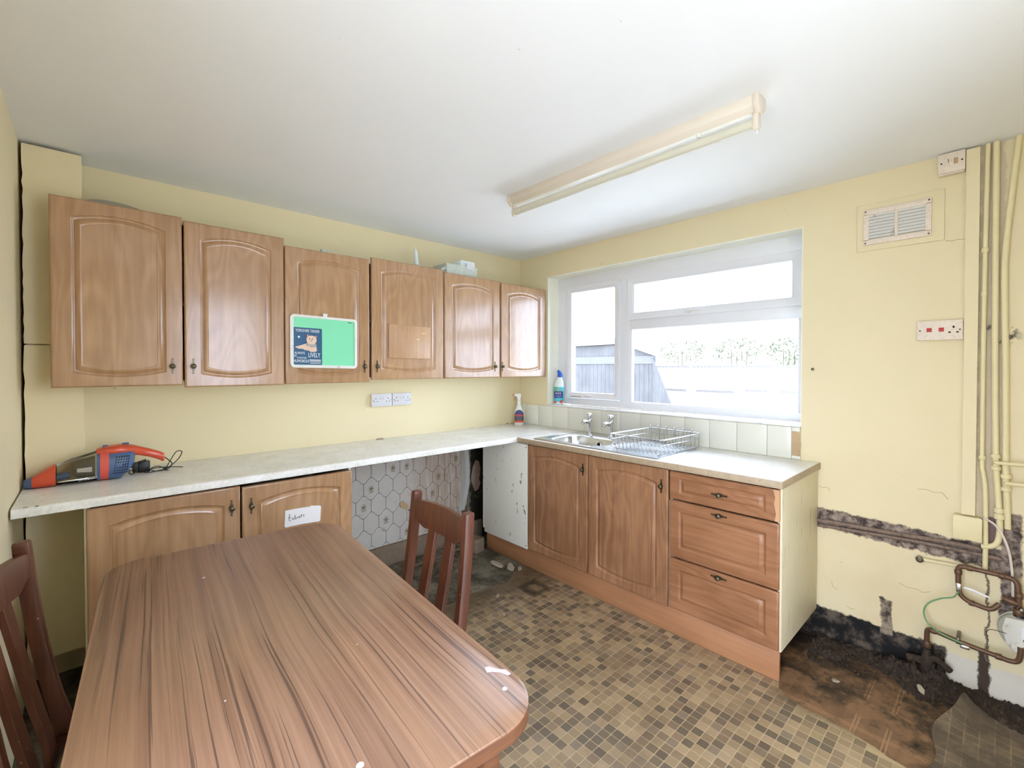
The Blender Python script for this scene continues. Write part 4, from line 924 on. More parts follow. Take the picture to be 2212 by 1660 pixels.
build('starter', MB().lathe([(0.009, 0), (0.009, 0.012), (0.007, 0.014), (0, 0.014)], (XC-0.004, -2.13, H-0.052), (0, 0, -1), 12), 'white', lp)
build('clip', MB().tube([(XC, -2.335, H-0.110), (XC, -2.335, H-0.125), (XC+0.006, -2.338, H-0.128)], 0.0025, 6), 'white', lp)

# ================================================================== WALL FITTINGS
def socket(label, x0, x1):
    t = thing('double_socket', label, 'socket', ((x0+x1)/2, 0, 1.18), group='double sockets over the worktop'); z0, z1 = 1.137, 1.224
    build('back_box', MB().box(x0+0.002, x1-0.002, -0.022, 0.0, z0+0.002, z1-0.002), 'wall', t, 0.002)
    pl_ = build('plate', MB().box(x0, x1, -0.031, -0.022, z0, z1), 'socket', t, 0.002)
    c = (x0+x1)/2
    for s_ in (-1, 1):
        build('switch', MB().prism([(0, 0), (0.0035, 0.004), (0.0045, 0.012), (0, 0.02)], lambda u, v, d: (c+s_*0.012+d, -0.031-u, 1.183+v), -0.006, 0.006), 'socket', t)
        for du, dz, a, b_ in ((0, 0.010, 0.0022, 0.004), (-0.011, -0.012, 0.0035, 0.0022), (0.011, -0.012, 0.0035, 0.0022)):
            build('pin_slot', MB().box(c+s_*0.045+du-a, c+s_*0.045+du+a, -0.0314, -0.028, 1.182+dz-b_, 1.182+dz+b_), 'dark', t, 0, False)
        build('screw', MB().lathe([(0.0032, 0), (0.0032, 0.0012), (0, 0.0015)], (c+s_*0.064, -0.0305, 1.180), (0, -1, 0), 8), 'brass', t)
socket('left one of two joined white double sockets above the worktop', -1.418, -1.268)
socket('right one of two joined white double sockets above the worktop', -1.262, -1.113)
# vent grille
vt = thing('air_vent', 'grimy white louvred air vent high on the window wall', 'vent', (0, -2.576, 2.09))
y0, y1, z0, z1 = -2.700, -2.453, 2.005, 2.175
build('backing', MB().box(-0.010, -0.004, y0+0.01, y1-0.01, z0+0.01, z1-0.01), surf('vent_backing', (206, 196, 180), 0.8), vt, 0, False)  # backing plate in its own pale colour
for a, b_, c, d_ in ((y0, y1, z0, z0+0.026), (y0, y1, z1-0.026, z1), (y0, y0+0.022, z0+0.02, z1-0.02), (y1-0.022, y1, z0+0.02, z1-0.02), (-2.583, -2.571, z0+0.02, z1-0.02)):
    build('frame', MB().box(-0.019, -0.008, a, b_, c, d_), 'dirtywhite', vt, 0.002)
for i in range(8):
    z = z0+0.030+0.0148*i
    for a, b_ in ((y0+0.02, -2.582), (-2.572, y1-0.02)):
        build('slat', MB().prism([(-0.0185, 0.0), (-0.0165, 0.0), (-0.010, 0.0135), (-0.012, 0.0135)], lambda u, v, d: (u, d, z+v), a, b_), 'white', vt, 0, False)
for yy_ in (y0+0.009, y1-0.009):
    for zz_ in (z0+0.009, z1-0.009): build('screw', MB().lathe([(0.0042, 0), (0.004, 0.0015), (0, 0.002)], (-0.0185, yy_, zz_), (-1, 0, 0), 10), 'brass', vt)
# switch by the ceiling
sw = thing('fused_switch', 'grimy square switch plate tight under the ceiling', 'switch', (0, -2.762, 2.30))
build('back_box', MB().box(-0.030, 0.0, -2.804, -2.721, 2.257, 2.346), 'dirtywhite', sw, 0.003)
build('plate', MB().box(-0.040, -0.030, -2.806, -2.719, 2.262, 2.348), 'dirtywhite', sw, 0.003)
build('rocker', MB().box(-0.043, -0.039, -2.783, -2.770, 2.295, 2.320), 'adhesive', sw, 0.001)
build('fuse_holder', MB().box(-0.0415, -0.039, -2.757, -2.740, 2.292, 2.306), 'dirtywhite', sw, 0.001)
build('slot', MB().box(-0.0405, -0.039, -2.754, -2.752, 2.306, 2.322), 'dark', sw, 0, False)
for yy_ in (-2.731, -2.796): build('screw', MB().lathe([(0.0035, 0), (0, 0.0015)], (-0.040, yy_, 2.306), (-1, 0, 0), 8), 'dark', sw)
# cooker switch
ck = thing('cooker_switch', 'long cooker control plate with two red rocker switches', 'switch', (0, -2.73, 1.575))
build('back_box', MB().box(-0.016, 0.0, -2.802, -2.658, 1.534, 1.615), 'dirtywhite', ck, 0.002)
build('plate', MB().box(-0.024, -0.016, -2.806, -2.655, 1.531, 1.619), 'dirtywhite', ck, 0.003)
for y_ in (-2.697, -2.737): build('rocker', MB().prism([(0, 0), (0.004, 0.002), (0.002, 0.016), (0, 0.018)], lambda u, v, d: (-0.024-u, y_+d, 1.568+v), -0.0085, 0.0085), 'red', ck)
for dy, dz, a, b_ in ((-0.776, 0.012, 0.003, 0.005), (-0.7635, -0.011, 0.0042, 0.003), (-0.7885, -0.011, 0.0042, 0.003)):
    build('pin_slot', MB().box(-0.0245, -0.02, -2+dy-a, -2+dy+a, 1.575+dz-b_, 1.575+dz+b_), 'dark', ck, 0, False)
for y_ in (-2.666, -2.796): build('screw', MB().lathe([(0.004, 0), (0, 0.0018)], (-0.0238, y_, 1.575), (-1, 0, 0), 10), 'brass', ck)
tag(build('wall_screw', MB().lathe([(0.006, -0.005), (0.007, 0.006), (0.005, 0.009), (0, 0.010)], (0, -2.243, 1.399), (-1, 0, 0), 10), 'brass'), 'rusty screw in the wall right of the window', 'screw')
for pts in ([(-2.275, 0.786), (-2.29, 0.780), (-2.305, 0.784), (-2.318, 0.783), (-2.322, 0.770)], [(-2.60, 0.388), (-2.63, 0.376), (-2.66, 0.381), (-2.685, 0.372), (-2.712, 0.386)], [(-2.66, 0.845), (-2.69, 0.85), (-2.72, 0.842), (-2.745, 0.846), (-2.765, 0.82)],
            [(-2.335, 0.30), (-2.342, 0.275), (-2.36, 0.268)], [(-2.745, 1.975), (-2.765, 1.968), (-2.785, 1.972), (-2.805, 1.968)], [(-2.40, 0.20), (-2.415, 0.19), (-2.43, 0.195)]):
    build('crack', MB().tube([(-0.0004, y_, z_) for y_, z_ in pts], 0.0012, 5), 'adhesive', wall_right)
# ------------------------------------------------------------------ pipes
def pipe(name, label, path, r_, mat='pipe', cat='pipe', collars=(), n=12):
    t = thing(name, label, cat, path[0]); build('run', MB().tube(path, r_, n), mat, t)
    for c, a, rr_, l_ in collars:
        build('collar', MB().lathe([(rr_*0.9, -l_/2), (rr_, -l_*0.4), (rr_, l_*0.4), (rr_*0.9, l_/2)], c, a, 14), mat, t)
    return t
Zax = (0, 0, 1)
pipe('heating_pipe', 'left vertical cream pipe, running down to the brown pipe loop', spline([(-0.022, -2.873, 2.350), (-0.022, -2.869, 2.0), (-0.022, -2.867, 1.5), (-0.022, -2.868, 1.03), (-0.024, -2.872, 0.96), (-0.028, -2.879, 0.89), (-0.028, -2.882, 0.70), (-0.028, -2.882, 0.545)], 4), 0.0085,
     collars=[((-0.022, -2.868, 1.905), Zax, 0.0125, 0.02), ((-0.022, -2.867, 1.72), Zax, 0.0105, 0.02), ((-0.022, -2.868, 1.025), Zax, 0.012, 0.018)])
pm = pipe('heating_pipe', 'middle vertical cream pipe, with the upper side branch', spline([(-0.024, -2.897, 2.350), (-0.024, -2.899, 1.8), (-0.024, -2.902, 1.4), (-0.024, -2.908, 1.03), (-0.024, -2.918, 0.84), (-0.024, -2.921, 0.78), (-0.026, -2.922, 0.72), (-0.028, -2.915, 0.675), (-0.030, -2.895, 0.655), (-0.03, -2.87, 0.65)], 5), 0.0105,
     collars=[((-0.024, -2.907, 1.038), Zax, 0.0155, 0.016), ((-0.024, -2.909, 0.988), Zax, 0.0155, 0.016), ((-0.024, -2.919, 0.812), Zax, 0.0165, 0.02), ((-0.024, -2.921, 0.787), Zax, 0.018, 0.022)])
build('branch', MB().tube([(-0.024, -2.905, 1.012), (-0.045, -2.909, 1.013), (-0.05, -2.93, 1.014), (-0.05, -3.05, 1.018), (-0.05, -3.30, 1.024)], 0.0078, 10), 'pipe', pm)
pr = pipe('heating_pipe', 'right vertical cream pipe, bent near the ceiling, with the lower side branch', spline([(-0.024, -2.960, 2.352), (-0.024, -2.944, 2.15), (-0.024, -2.928, 1.92), (-0.024, -2.925, 1.75), (-0.024, -2.932, 1.40), (-0.024, -2.936, 1.02), (-0.024, -2.941, 0.86), (-0.02, -2.945, 0.74)], 5), 0.0105,
     collars=[((-0.024, -2.938, 0.958), Zax, 0.0165, 0.018), ((-0.024, -2.939, 0.905), Zax, 0.0155, 0.016)])
build('branch', MB().tube([(-0.024, -2.937, 0.932), (-0.046, -2.94, 0.932), (-0.05, -2.96, 0.933), (-0.05, -3.05, 0.938), (-0.05, -3.30, 0.945)], 0.0078, 10), 'pipe', pr)
hp = pipe('chased_pipe', 'dirty brown pipe in an open chase running right from the worktop end', spline([(-0.008, -2.20, 0.600), (-0.010, -2.35, 0.612), (-0.010, -2.55, 0.618), (-0.010, -2.75, 0.630), (-0.012, -2.87, 0.632)], 4), 0.010, 'oldlead')
build('second_run', MB().tube(spline([(-0.004, -2.22, 0.577), (-0.005, -2.45, 0.592), (-0.005, -2.70, 0.604), (-0.006, -2.93, 0.604)], 4), 0.009, 10), 'oldlead', hp)
jb = thing('junction_box', 'square cream painted junction box below the cover board', 'junction box', (0, -2.828, 0.72))
build('box', MB().box(-0.052, 0.0, -2.871, -2.785, 0.672, 0.768), 'pipe', jb, 0.004); build('lid', MB().box(-0.058, -0.052, -2.873, -2.783, 0.670, 0.770), 'pipe', jb, 0.003)
tag(build('white_cable', MB().tube(spline([(-0.036, -2.872, 0.775), (-0.040, -2.915, 0.745), (-0.040, -2.945, 0.67), (-0.038, -2.958, 0.58), (-0.036, -2.962, 0.47)], 6), 0.0042, 8), 'pipe_white'), 'white cable curving down the wall above the gas meter', 'cable')
st = pipe('stub_pipe', 'short capped cream pipe stub pointing out of the wall', [(-0.003, -2.672, 0.529), (-0.012, -2.675, 0.530), (-0.016, -2.70, 0.531), (-0.02, -2.79, 0.537), (-0.02, -2.86, 0.540)], 0.0075)
build('cap', MB().lathe([(0.012, 0), (0.014, 0.012), (0.014, 0.022), (0.009, 0.024), (0.008, 0.019), (0, 0.019)], (-0.004, -2.673, 0.529), (-1, -0.1, 0), 12), 'brass', st)
cp = pipe('gas_pipe', 'brown copper pipe loop above the gas meter', spline([(-0.052, -2.925, 0.430), (-0.06, -2.90, 0.402), (-0.06, -2.86, 0.404), (-0.06, -2.832, 0.412), (-0.06, -2.812, 0.430), (-0.06, -2.805, 0.46), (-0.06, -2.803, 0.53), (-0.06, -2.808, 0.548), (-0.06, -2.822, 0.553), (-0.06, -2.90, 0.553), (-0.06, -2.945, 0.552), (-0.062, -2.966, 0.545), (-0.066, -2.975, 0.52), (-0.07, -2.978, 0.45), (-0.07, -2.978, 0.405)], 5), 0.0095, 'copper',
     collars=[((-0.06, -2.803, 0.525), Zax, 0.0125, 0.02), ((-0.06, -2.838, 0.553), (0, 1, 0), 0.012, 0.018), ((-0.06, -2.93, 0.552), (0, 1, 0), 0.012, 0.02), ((-0.06, -2.845, 0.406), (0, 1, 0), 0.012, 0.018), ((-0.07, -2.978, 0.49), Zax, 0.0125, 0.022), ((-0.07, -2.978, 0.425), Zax, 0.0165, 0.022)])
build('valve', MB().lathe([(0.011, 0), (0.013, 0.01), (0.013, 0.04), (0.009, 0.046)], (-0.072, -2.978, 0.455), (0, 1, 0.25), 12), 'copper', cp)
build('test_nipple', MB().lathe([(0.009, 0), (0.010, 0.02), (0.006, 0.022)], (-0.078, -2.985, 0.44), (-1, -0.2, 0.1), 12), 'brass', cp)
build('earth_clamp', MB().box(-0.074, -0.046, -2.813, -2.797, 0.448, 0.480), 'steel', cp, 0.003)
build('clamp_tail', MB().prism([(-2.82, 0.467), (-2.845, 0.466), (-2.87, 0.459), (-2.895, 0.452), (-2.897, 0.445), (-2.87, 0.451), (-2.845, 0.457), (-2.82, 0.459)], lambda u, v, d: (d, u, v), -0.058, -0.057), 'steel', cp, 0, False)
tag(build('earth_wire', MB().tube(spline([(-0.072, -2.805, 0.446), (-0.070, -2.79, 0.415), (-0.066, -2.75, 0.392), (-0.064, -2.71, 0.355), (-0.064, -2.695, 0.31), (-0.066, -2.71, 0.265), (-0.078, -2.755, 0.242), (-0.088, -2.82, 0.232)], 6), 0.0032, 8), 'greenwire'), 'green earth wire looping between the two brown gas pipes', 'wire')
lpz = pipe('gas_pipe', 'lower brown copper pipe running to the bottom of the meter', spline([(-0.055, -2.706, 0.150), (-0.06, -2.706, 0.215), (-0.064, -2.712, 0.236), (-0.07, -2.735, 0.240), (-0.075, -2.82, 0.230), (-0.078, -2.92, 0.222), (-0.08, -2.955, 0.220), (-0.082, -2.975, 0.228), (-0.084, -2.983, 0.25), (-0.084, -2.985, 0.29)], 5), 0.0095, 'copper',
     collars=[((-0.068, -2.728, 0.239), (0, 1, -0.05), 0.0125, 0.018), ((-0.078, -2.925, 0.222), (0, 1, -0.05), 0.0125, 0.02), ((-0.0555, -2.706, 0.165), Zax, 0.013, 0.03)])
build('bracket', MB().box(-0.084, -0.0, -2.812, -2.800, 0.222, 0.248), 'brass', lpz, 0.002); build('earth_clamp', MB().box(-0.094, -0.068, -2.842, -2.812, 0.214, 0.228), 'steel', lpz, 0.003)
sc_ = thing('stopcock', 'mouldy stopcock and fittings on the black wall foot', 'valve', (-0.05, -2.72, 0.05))
build('body', MB().lathe([(0.012, 0), (0.02, 0.02), (0.022, 0.05), (0.016, 0.07), (0.012, 0.10)], (-0.055, -2.706, 0.045), Zax, 12), 'rubble', sc_)
build('arm', MB().tube(spline([(-0.055, -2.70, 0.10), (-0.06, -2.735, 0.112), (-0.05, -2.765, 0.09), (-0.045, -2.782, 0.075)], 4), 0.013, 10), 'rubble', sc_)
build('tee', MB().tube([(-0.05, -2.64, 0.075), (-0.055, -2.68, 0.085), (-0.05, -2.73, 0.07)], 0.016, 10), 'rubble', sc_)
# gas meter
gm = thing('gas_meter', 'round white gas meter cut off at the right picture edge', 'gas meter', (-0.08, -2.985, 0.33))
ax = Vector((-0.85, 0.35, 0.0)).normalized(); O = Vector((-0.045, -3.0, 0.335))
build('case', MB().lathe([(0.060, -0.04), (0.078, -0.03), (0.080, 0.0), (0.080, 0.018), (0.074, 0.026)], O, ax, 28), 'meter_rim', gm)
build('rim', MB().lathe([(0.082, 0.002), (0.084, 0.006), (0.084, 0.012), (0.082, 0.016)], O, ax, 28), 'meter', gm)
e1 = ax.cross(Vector((0, 0, 1))).normalized(); e2 = Vector((0, 0, 1))
fq = [(-0.05, 0.05), (0.0, 0.062), (0.05, 0.05), (0.06, 0.0), (0.045, -0.06), (0.02, -0.085), (-0.015, -0.08), (-0.025, -0.05), (-0.05, -0.03), (-0.06, 0.0)]
build('cover', MB().prism(fq, lambda u, v, d: tuple(O+e1*u+e2*v+ax*d), 0.02, 0.036), 'meter', gm, 0.006)
build('label', MB().prism(rrect(-0.044, 0.0, -0.02, 0.036, 0.008, 3), lambda u, v, d: tuple(O+e1*u+e2*v+ax*d), 0.0355, 0.0368), 'paper', gm, 0, False)
for i in range(9): u0 = -0.034+0.003*i; build('barcode_bar', MB().prism([(u0, 0.002), (u0+0.0006+0.0008*(i % 3 == 0), 0.002), (u0+0.0006+0.0008*(i % 3 == 0), 0.02), (u0, 0.02)], lambda u, v, d: tuple(O+e1*u+e2*v+ax*d), 0.0366, 0.0371), 'ink', gm, 0, False)
build('window', MB().prism([(-0.030, -0.018), (-0.004, -0.014), (-0.010, -0.030), (-0.026, -0.034)], lambda u, v, d: tuple(O+e1*u+e2*v+ax*d), 0.035, 0.0372), 'dark', gm, 0, False)
build('knob', MB().lathe([(0.02, 0), (0.019, 0.008), (0.014, 0.012), (0, 0.012)], O+ax*0.034+e1*0.012-e2*0.055, ax, 18), 'meter', gm)
build('inlet', MB().lathe([(0.02, 0), (0.02, 0.03), (0.016, 0.034)], O+Vector((-0.015, 0.018, 0.068)), (0, 0, 1), 16), 'black', gm)
tag(build('seal_wire', MB().tube(spline([(-0.10, -2.945, 0.335), (-0.09, -2.905, 0.330), (-0.08, -2.89, 0.31), (-0.06, -2.895, 0.27)], 5), 0.0013, 5), 'dark'), 'thin dark seal wire hanging from the meter', 'wire')

# ================================================================== THINGS ON THE CABINETS AND WORKTOPS
# green magnet board with poster magnet
YB = FA-0.004
bd = thing('magnet_board', 'white framed mint green dry wipe board on a cabinet door', 'board', (-1.84, YB, 1.40))
tl = lambda u, v: (u, v-0.018*(u+1.84)*0.3)
fn = lambda u, v, d: (u, YB+d, v-0.02*(u+1.84))
oq = rrect(-2.026, -1.653, 1.402, 1.692, 0.022, 5); iq = rrect(-2.009, -1.668, 1.418, 1.678, 0.008, 5)
mb = MB().loft([[fn(u, v, 0.002) for u, v in oq], [fn(u, v, -0.008) for u, v in oq], [fn(u, v, -0.009) for u, v in rrect(-2.022, -1.657, 1.406, 1.688, 0.02, 5)], [fn(u, v, -0.009) for u, v in iq], [fn(u, v, -0.004) for u, v in iq]], cap=False)
build('frame', mb, 'white', bd); build('surface', MB().prism(rrect(-2.012, -1.665, 1.415, 1.681, 0.008, 3), fn, -0.004, 0.0018), 'greenboard', bd, 0, False)
build('hanger', MB().prism([(-1.850, 1.688), (-1.853, 1.709), (-1.825, 1.709), (-1.828, 1.688)], fn, -0.007, 0.0), 'white', bd, 0.001)
build('pen_mark', MB().prism([(-1.71, 1.669), (-1.685, 1.667), (-1.686, 1.670), (-1.70, 1.672)], fn, -0.0046, -0.003), 'ink', bd, 0, False)
pm_ = thing('poster_magnet', 'dark blue dog breed sign stuck on the mint green board', 'sign', (-1.935, YB-0.006, 1.419))
fp = lambda u, v, d: (u, YB-0.0046+d, v-0.02*(u+1.84))
build('card', MB().prism(rrect(-2.011, -1.857, 1.419, 1.622, 0.006, 3), fp, -0.0012, 0.0004), 'navy', pm_, 0, False)
TXT = lambda s_, x, z, size, sx=1.0: text_mesh('lettering', s_, size, 'poster_white', pm_, (x, YB-0.0062, z-0.02*(x+1.84)), (1, 0, -0.02), (0, 0, 1), 0.0003, sx)
TXT('YORKSHIRE TERRIER', -1.9345, 1.5985, 0.0225, 0.62)
TXT('ALWAYS', -1.977, 1.476, 0.019, 0.72); TXT('LIVELY', -1.9, 1.461, 0.036, 0.62); TXT('IN', -2.0, 1.461, 0.016, 0.8); TXT('ADVENTURE', -1.966, 1.452, 0.0125, 0.7)
TXT('HUMOROUS', -1.967, 1.431, 0.023, 0.62)
for z in (1.446, 1.441, 1.434, 1.426): build('small_print', MB().prism([(-1.925 if z > 1.44 else -1.922, z), (-1.864, z), (-1.864, z+0.0028), (-1.925 if z > 1.44 else -1.922, z+0.0028)], fp, -0.0016, -0.001), 'poster_white', pm_, 0, False)
def shape(name, pts, mat, d=-0.002): build(name, MB().prism(pts, fp, d, -0.0008), mat, pm_, 0, False)
shape('dog_body', [(-2.002, 1.515), (-1.985, 1.520), (-1.965, 1.527), (-1.945, 1.535), (-1.93, 1.545), (-1.905, 1.545), (-1.89, 1.535), (-1.887, 1.51), (-1.885, 1.497), (-1.895, 1.491), (-1.92, 1.490), (-1.928, 1.497), (-1.95, 1.499), (-1.96, 1.505), (-1.985, 1.506)], 'dogfur', -0.0018)
shape('dog_chest', [(-1.948, 1.533), (-1.93, 1.545), (-1.905, 1.545), (-1.889, 1.533), (-1.889, 1.52), (-1.91, 1.515), (-1.935, 1.515)], 'dogdark', -0.0021)
shape('dog_paw', [(-1.957, 1.505), (-1.945, 1.520), (-1.925, 1.522), (-1.915, 1.51), (-1.925, 1.498), (-1.945, 1.498)], 'dogfur', -0.0023)
shape('dog_ear', [(-1.940, 1.565), (-1.938, 1.589), (-1.921, 1.577)], 'dogear', -0.0022); shape('dog_ear', [(-1.902, 1.577), (-1.886, 1.582), (-1.888, 1.561)], 'dogear', -0.0022)
shape('dog_head', [(-1.9145+0.0275*math.cos(6.283*j/16), 1.556+0.025*math.sin(6.283*j/16)) for j in range(16)], 'dogfur', -0.0025)
for ex_ in (-1.925, -1.910): shape('dog_eye', [(ex_+0.003*math.cos(6.283*j/8), 1.562+0.003*math.sin(6.283*j/8)) for j in range(8)], 'ink', -0.0028)
shape('dog_nose', [(-1.922, 1.553), (-1.916, 1.556), (-1.911, 1.552), (-1.917, 1.546)], 'dogear', -0.0029)
shape('moon', [(-1.981+0.006*math.cos(6.283*j/8), 1.570+0.006*math.sin(6.283*j/8)) for j in range(8)], 'poster_white')
# board stuck on the next door
pb = thing('pin_board', 'plain pale wooden board fixed to a wall cabinet door', 'board', (-1.295, FA, 1.46))
fq_ = lambda u, v, d: (u, FA+d, v-0.02*(u+1.295))
secs = [[fq_(u, v, dd) for u, v in q_] for q_, dd in ((rrect(-1.445, -1.145, 1.462, 1.676, 0.003, 1), 0.001), (rrect(-1.445, -1.145, 1.462, 1.676, 0.003, 1), -0.008), (rrect(-1.441, -1.149, 1.466, 1.672, 0.003, 1), -0.011))]
build('panel', MB().loft(secs), 'pine', pb)
for u, v, l_ in ((-1.215, 1.627, 0.035), (-1.255, 1.585, 0.03)): build('tape_scrap', MB().prism([(u, v), (u+l_, v+0.004), (u+l_*0.9, v+0.010), (u+0.004, v+0.007)], fq_, -0.0122, -0.0105), 'tape', pb, 0, False)
for u, v in ((-1.38, 1.655), (-1.35, 1.65), (-1.40, 1.645), (-1.32, 1.655), (-1.31, 1.53), (-1.33, 1.515), (-1.22, 1.535), (-1.21, 1.60), (-1.36, 1.66), (-1.34, 1.60)): build('pin_hole', MB().lathe([(0.002, 0), (0, 0.0006)], fq_(u, v, -0.011), (0, -1, 0), 6), 'joint', pb)
# handwritten note
YN = FBA-0.001
nt_ = thing('paper_note', 'torn white paper note reading tablets on a base cabinet door', 'note', (-2.045, YN, 0.63))
nf = lambda u, v, d: (u, YN+d, v)
build('paper', MB().prism([(-2.128, 0.712), (-2.06, 0.711), (-2.01, 0.708), (-2.008, 0.712), (-1.965, 0.704), (-1.958, 0.698), (-1.962, 0.628), (-1.968, 0.624), (-2.05, 0.630), (-2.128, 0.630), (-2.132, 0.636)], nf, -0.0012, 0.0008), 'paper', nt_, 0, False)
def stroke(pts, w_=0.0013):
    build('handwriting', MB().tube([(u, YN-0.0013, v) for u, v in pts], w_, 5), 'ink', nt_, 0, False)
bu, bv, k = -2.112, 0.658, 0.0105
def ST(*pts): stroke([(bu+a*k, bv+c*k) for a, c in pts])
ST((0.3, 3.2), (0.2, 1.4), (0.1, 0.3), (0.5, -0.1), (0.9, 0.2)); ST((-0.3, 1.5), (0.8, 1.7))
ST((2.2, 1.1), (1.6, 1.1), (1.3, 0.5), (1.8, 0.2), (2.2, 0.8), (2.3, 0.2))
ST((2.7, 2.3), (2.7, 0.3), (3.2, 0.3), (3.4, 0.8), (2.9, 1.1)); ST((3.9, 1.3), (3.9, 0.4)); ST((4.4, 0.9), (5.0, 1.0), (4.8, 1.4), (4.4, 1.0), (4.6, 0.5), (5.1, 0.5)); ST((5.5, 2.0), (5.5, 0.8), (5.8, 0.6)); ST((5.2, 1.5), (5.9, 1.6)); ST((6.8, 1.6), (6.4, 1.6), (6.5, 1.3), (6.8, 1.1), (6.6, 0.8), (6.2, 0.8))
# spray bottle
sp_ = thing('spray_bottle', 'white trigger spray bottle standing in the worktop corner', 'bottle', (-0.090, -0.085, 0.9102), R(-42))
S = [(0, .036, .022), (.006, .041, .026), (.06, .042, .027), (.10, .040, .026), (.13, .033, .024), (.155, .022, .019), (.175, .015, .014), (.20, .0135, .0135)]
body = build('bottle', MB().loft([sup(0, 0, z, a, b_, 24, 2.6) for z, a, b_ in S]), 'bottle_white', sp_, 0, True, True)
def band(name, S, z0, z1, mat, parent, a0, a1, grow=1.02, p=2.6, topw=None):
    def at(z):
        for (za, aa, ba), (zb, ab, bb) in zip(S[:-1], S[1:]):
            if za <= z <= zb: t = (z-za)/(zb-za); return aa+(ab-aa)*t, ba+(bb-ba)*t
        return S[-1][1:]
    secs = []
    for i in range(7):
        z = z0+(z1-z0)*i/6; a, b_ = at(z); sh = 1.0 if topw is None else 1-(1-topw)*(i/6)**2; m_ = (a0+a1)/2; h_ = (a1-a0)/2*sh
        secs.append(sup(0, 0, z, a*grow, b_*grow, 13, p, m_-h_, m_+h_, False)+sup(0, 0, z, a*0.98, b_*0.98, 13, p, m_-h_, m_+h_, False)[::-1])
    return build(name, MB().loft(secs), mat, parent, 0, True, True)
band('label', S, .02, .036, 'label_orange', sp_, R(205), R(335)); band('label', S, .0362, .075, 'label_dark', sp_, R(205), R(335)); band('label', S, .0752, .088, 'label_red', sp_, R(205), R(335)); band('label', S, .0882, .128, 'label_navy', sp_, R(207), R(333), topw=0.25)
build('collar', MB().lathe([(0.016, 0.192), (0.016, 0.208), (0.012, 0.212)], (0, 0, 0)), 'bottle_white', sp_, 0, True, True)
build('spray_head', MB().loft([[(x, y*wd, z) for x, y, z in ((-.012, -1, .205), (.012, -1, .205), (.014, -1, .235), (.020, -1, .262), (.004, -1, .268), (-.040, -1, .266), (-.044, -1, .252), (-.016, -1, .240))] for wd in (-0.011, 0.011)]), 'bottle_white', sp_, 0.002, True, True)
build('trigger', MB().loft([[(x, y*wd, z) for x, y, z in ((-.020, 1, .246), (-.030, 1, .246), (-.044, 1, .222), (-.048, 1, .205), (-.043, 1, .205), (-.034, 1, .225))] for wd in (-0.006, 0.006)]), 'trigger', sp_, 0.001, True, True)
build('nozzle', MB().tube([(-.042, 0, .259), (-.053, 0, .259)], 0.008, 10), 'trigger', sp_, 0, True, True)
# toilet cleaner bottle on the sill
tc = thing('cleaner_bottle', 'teal cleaner bottle with a blue cap on the window sill', 'bottle', (0.066, -0.405, WZ0+0.0102), R(-48))
S2 = [(0, .036, .024), (.006, .041, .028), (.09, .042, .029), (.15, .041, .028), (.19, .034, .024), (.215, .024, .019), (.235, .016, .015)]
secs = [sup(0.10*max(0, z-0.15)*1.0, 0, z, a, b_, 24, 2.5) for z, a, b_ in S2]
build('bottle', MB().loft(secs), 'clearwhite', tc, 0, True, True)
S3 = [(z, a, b_) for z, a, b_ in S2 if z < 0.16]
band('liquid', S3, .003, .148, 'teal', tc, R(180), R(360), 1.008, 2.5)
band('label', S3, .055, .112, 'label_navy', tc, R(200), R(318), 1.03, 2.5); band('label', S3, .1125, .146, 'label_green', tc, R(205), R(300), 1.03, 2.5, 0.2); band('label', S3, .012, .030, 'label_orange', tc, R(205), R(245), 1.03, 2.5); band('label', S3, .014, .036, 'label_red', tc, R(275), R(315), 1.03, 2.5); band('label', S3, .068, .074, 'label_blue', tc, R(210), R(300), 1.05, 2.5)
O2 = ROOT[tc.name]
text_mesh('lettering', 'DUCK', 0.020, 'poster_white', tc, O2 @ Vector((-0.006, -0.0335, 0.088)), O2.to_3x3() @ Vector((1, 0, 0)), (0, 0, 1), 0.0006, 0.9)
build('cap', MB().tube([(0.009, 0, .228), (0.010, 0, .245), (0.006, 0, .262), (-0.002, 0, .276), (-0.008, 0, .286)], [0.021, 0.022, 0.017, 0.012, 0.007], 14), 'capblue', tc, 0, True, True)
# handheld vacuum lying on the worktop
vc = thing('handheld_vacuum', 'orange and blue handheld vacuum lying on the worktop end', 'vacuum', (-2.79, -0.235, 0.91))
YV = -0.240
def ve(x, zl, zh, hw, p=2.8, n=20): return [(x, YV+y, (zl+zh)/2+z) for y, z, _ in sup(0, 0, 0, hw, (zh-zl)/2, n, p)]
build('tip', MB().loft([ve(-3.020, .9145, .945, .020), ve(-3.012, .912, .950, .026), ve(-2.990, .912, .960, .034)]), 'bluegrey', vc)
build('nose', MB().loft([ve(-2.996, .911, .958, .036), ve(-2.970, .911, .975, .044), ve(-2.935, .911, 1.0, .050), ve(-2.926, .912, .999, .050)]), 'orange', vc)
build('dust_bowl', MB().loft([ve(-2.926, .913, .995, .047), ve(-2.88, .9125, 1.016, .051), ve(-2.82, .9125, 1.034, .054), ve(-2.792, .9125, 1.043, .055)]), 'clear', vc)
build('duct', MB().loft([ve(-2.925, .930, .958, .016), ve(-2.885, .935, .960, .014)]), 'bluegrey', vc)
build('filter', MB().loft([ve(-2.875, .945, .995, .026), ve(-2.86, .935, 1.005, .034), ve(-2.805, .928, 1.02, .042)]), 'smoke', vc)
build('filter_core', MB().loft([ve(-2.862, .950, .985, .0345), ve(-2.815, .945, .99, .0425)]), 'paper', vc)
build('seal_ring', MB().loft([ve(-2.800, .9115, 1.040, .0555), ve(-2.788, .9115, 1.044, .0565)]), 'bluegrey', vc)
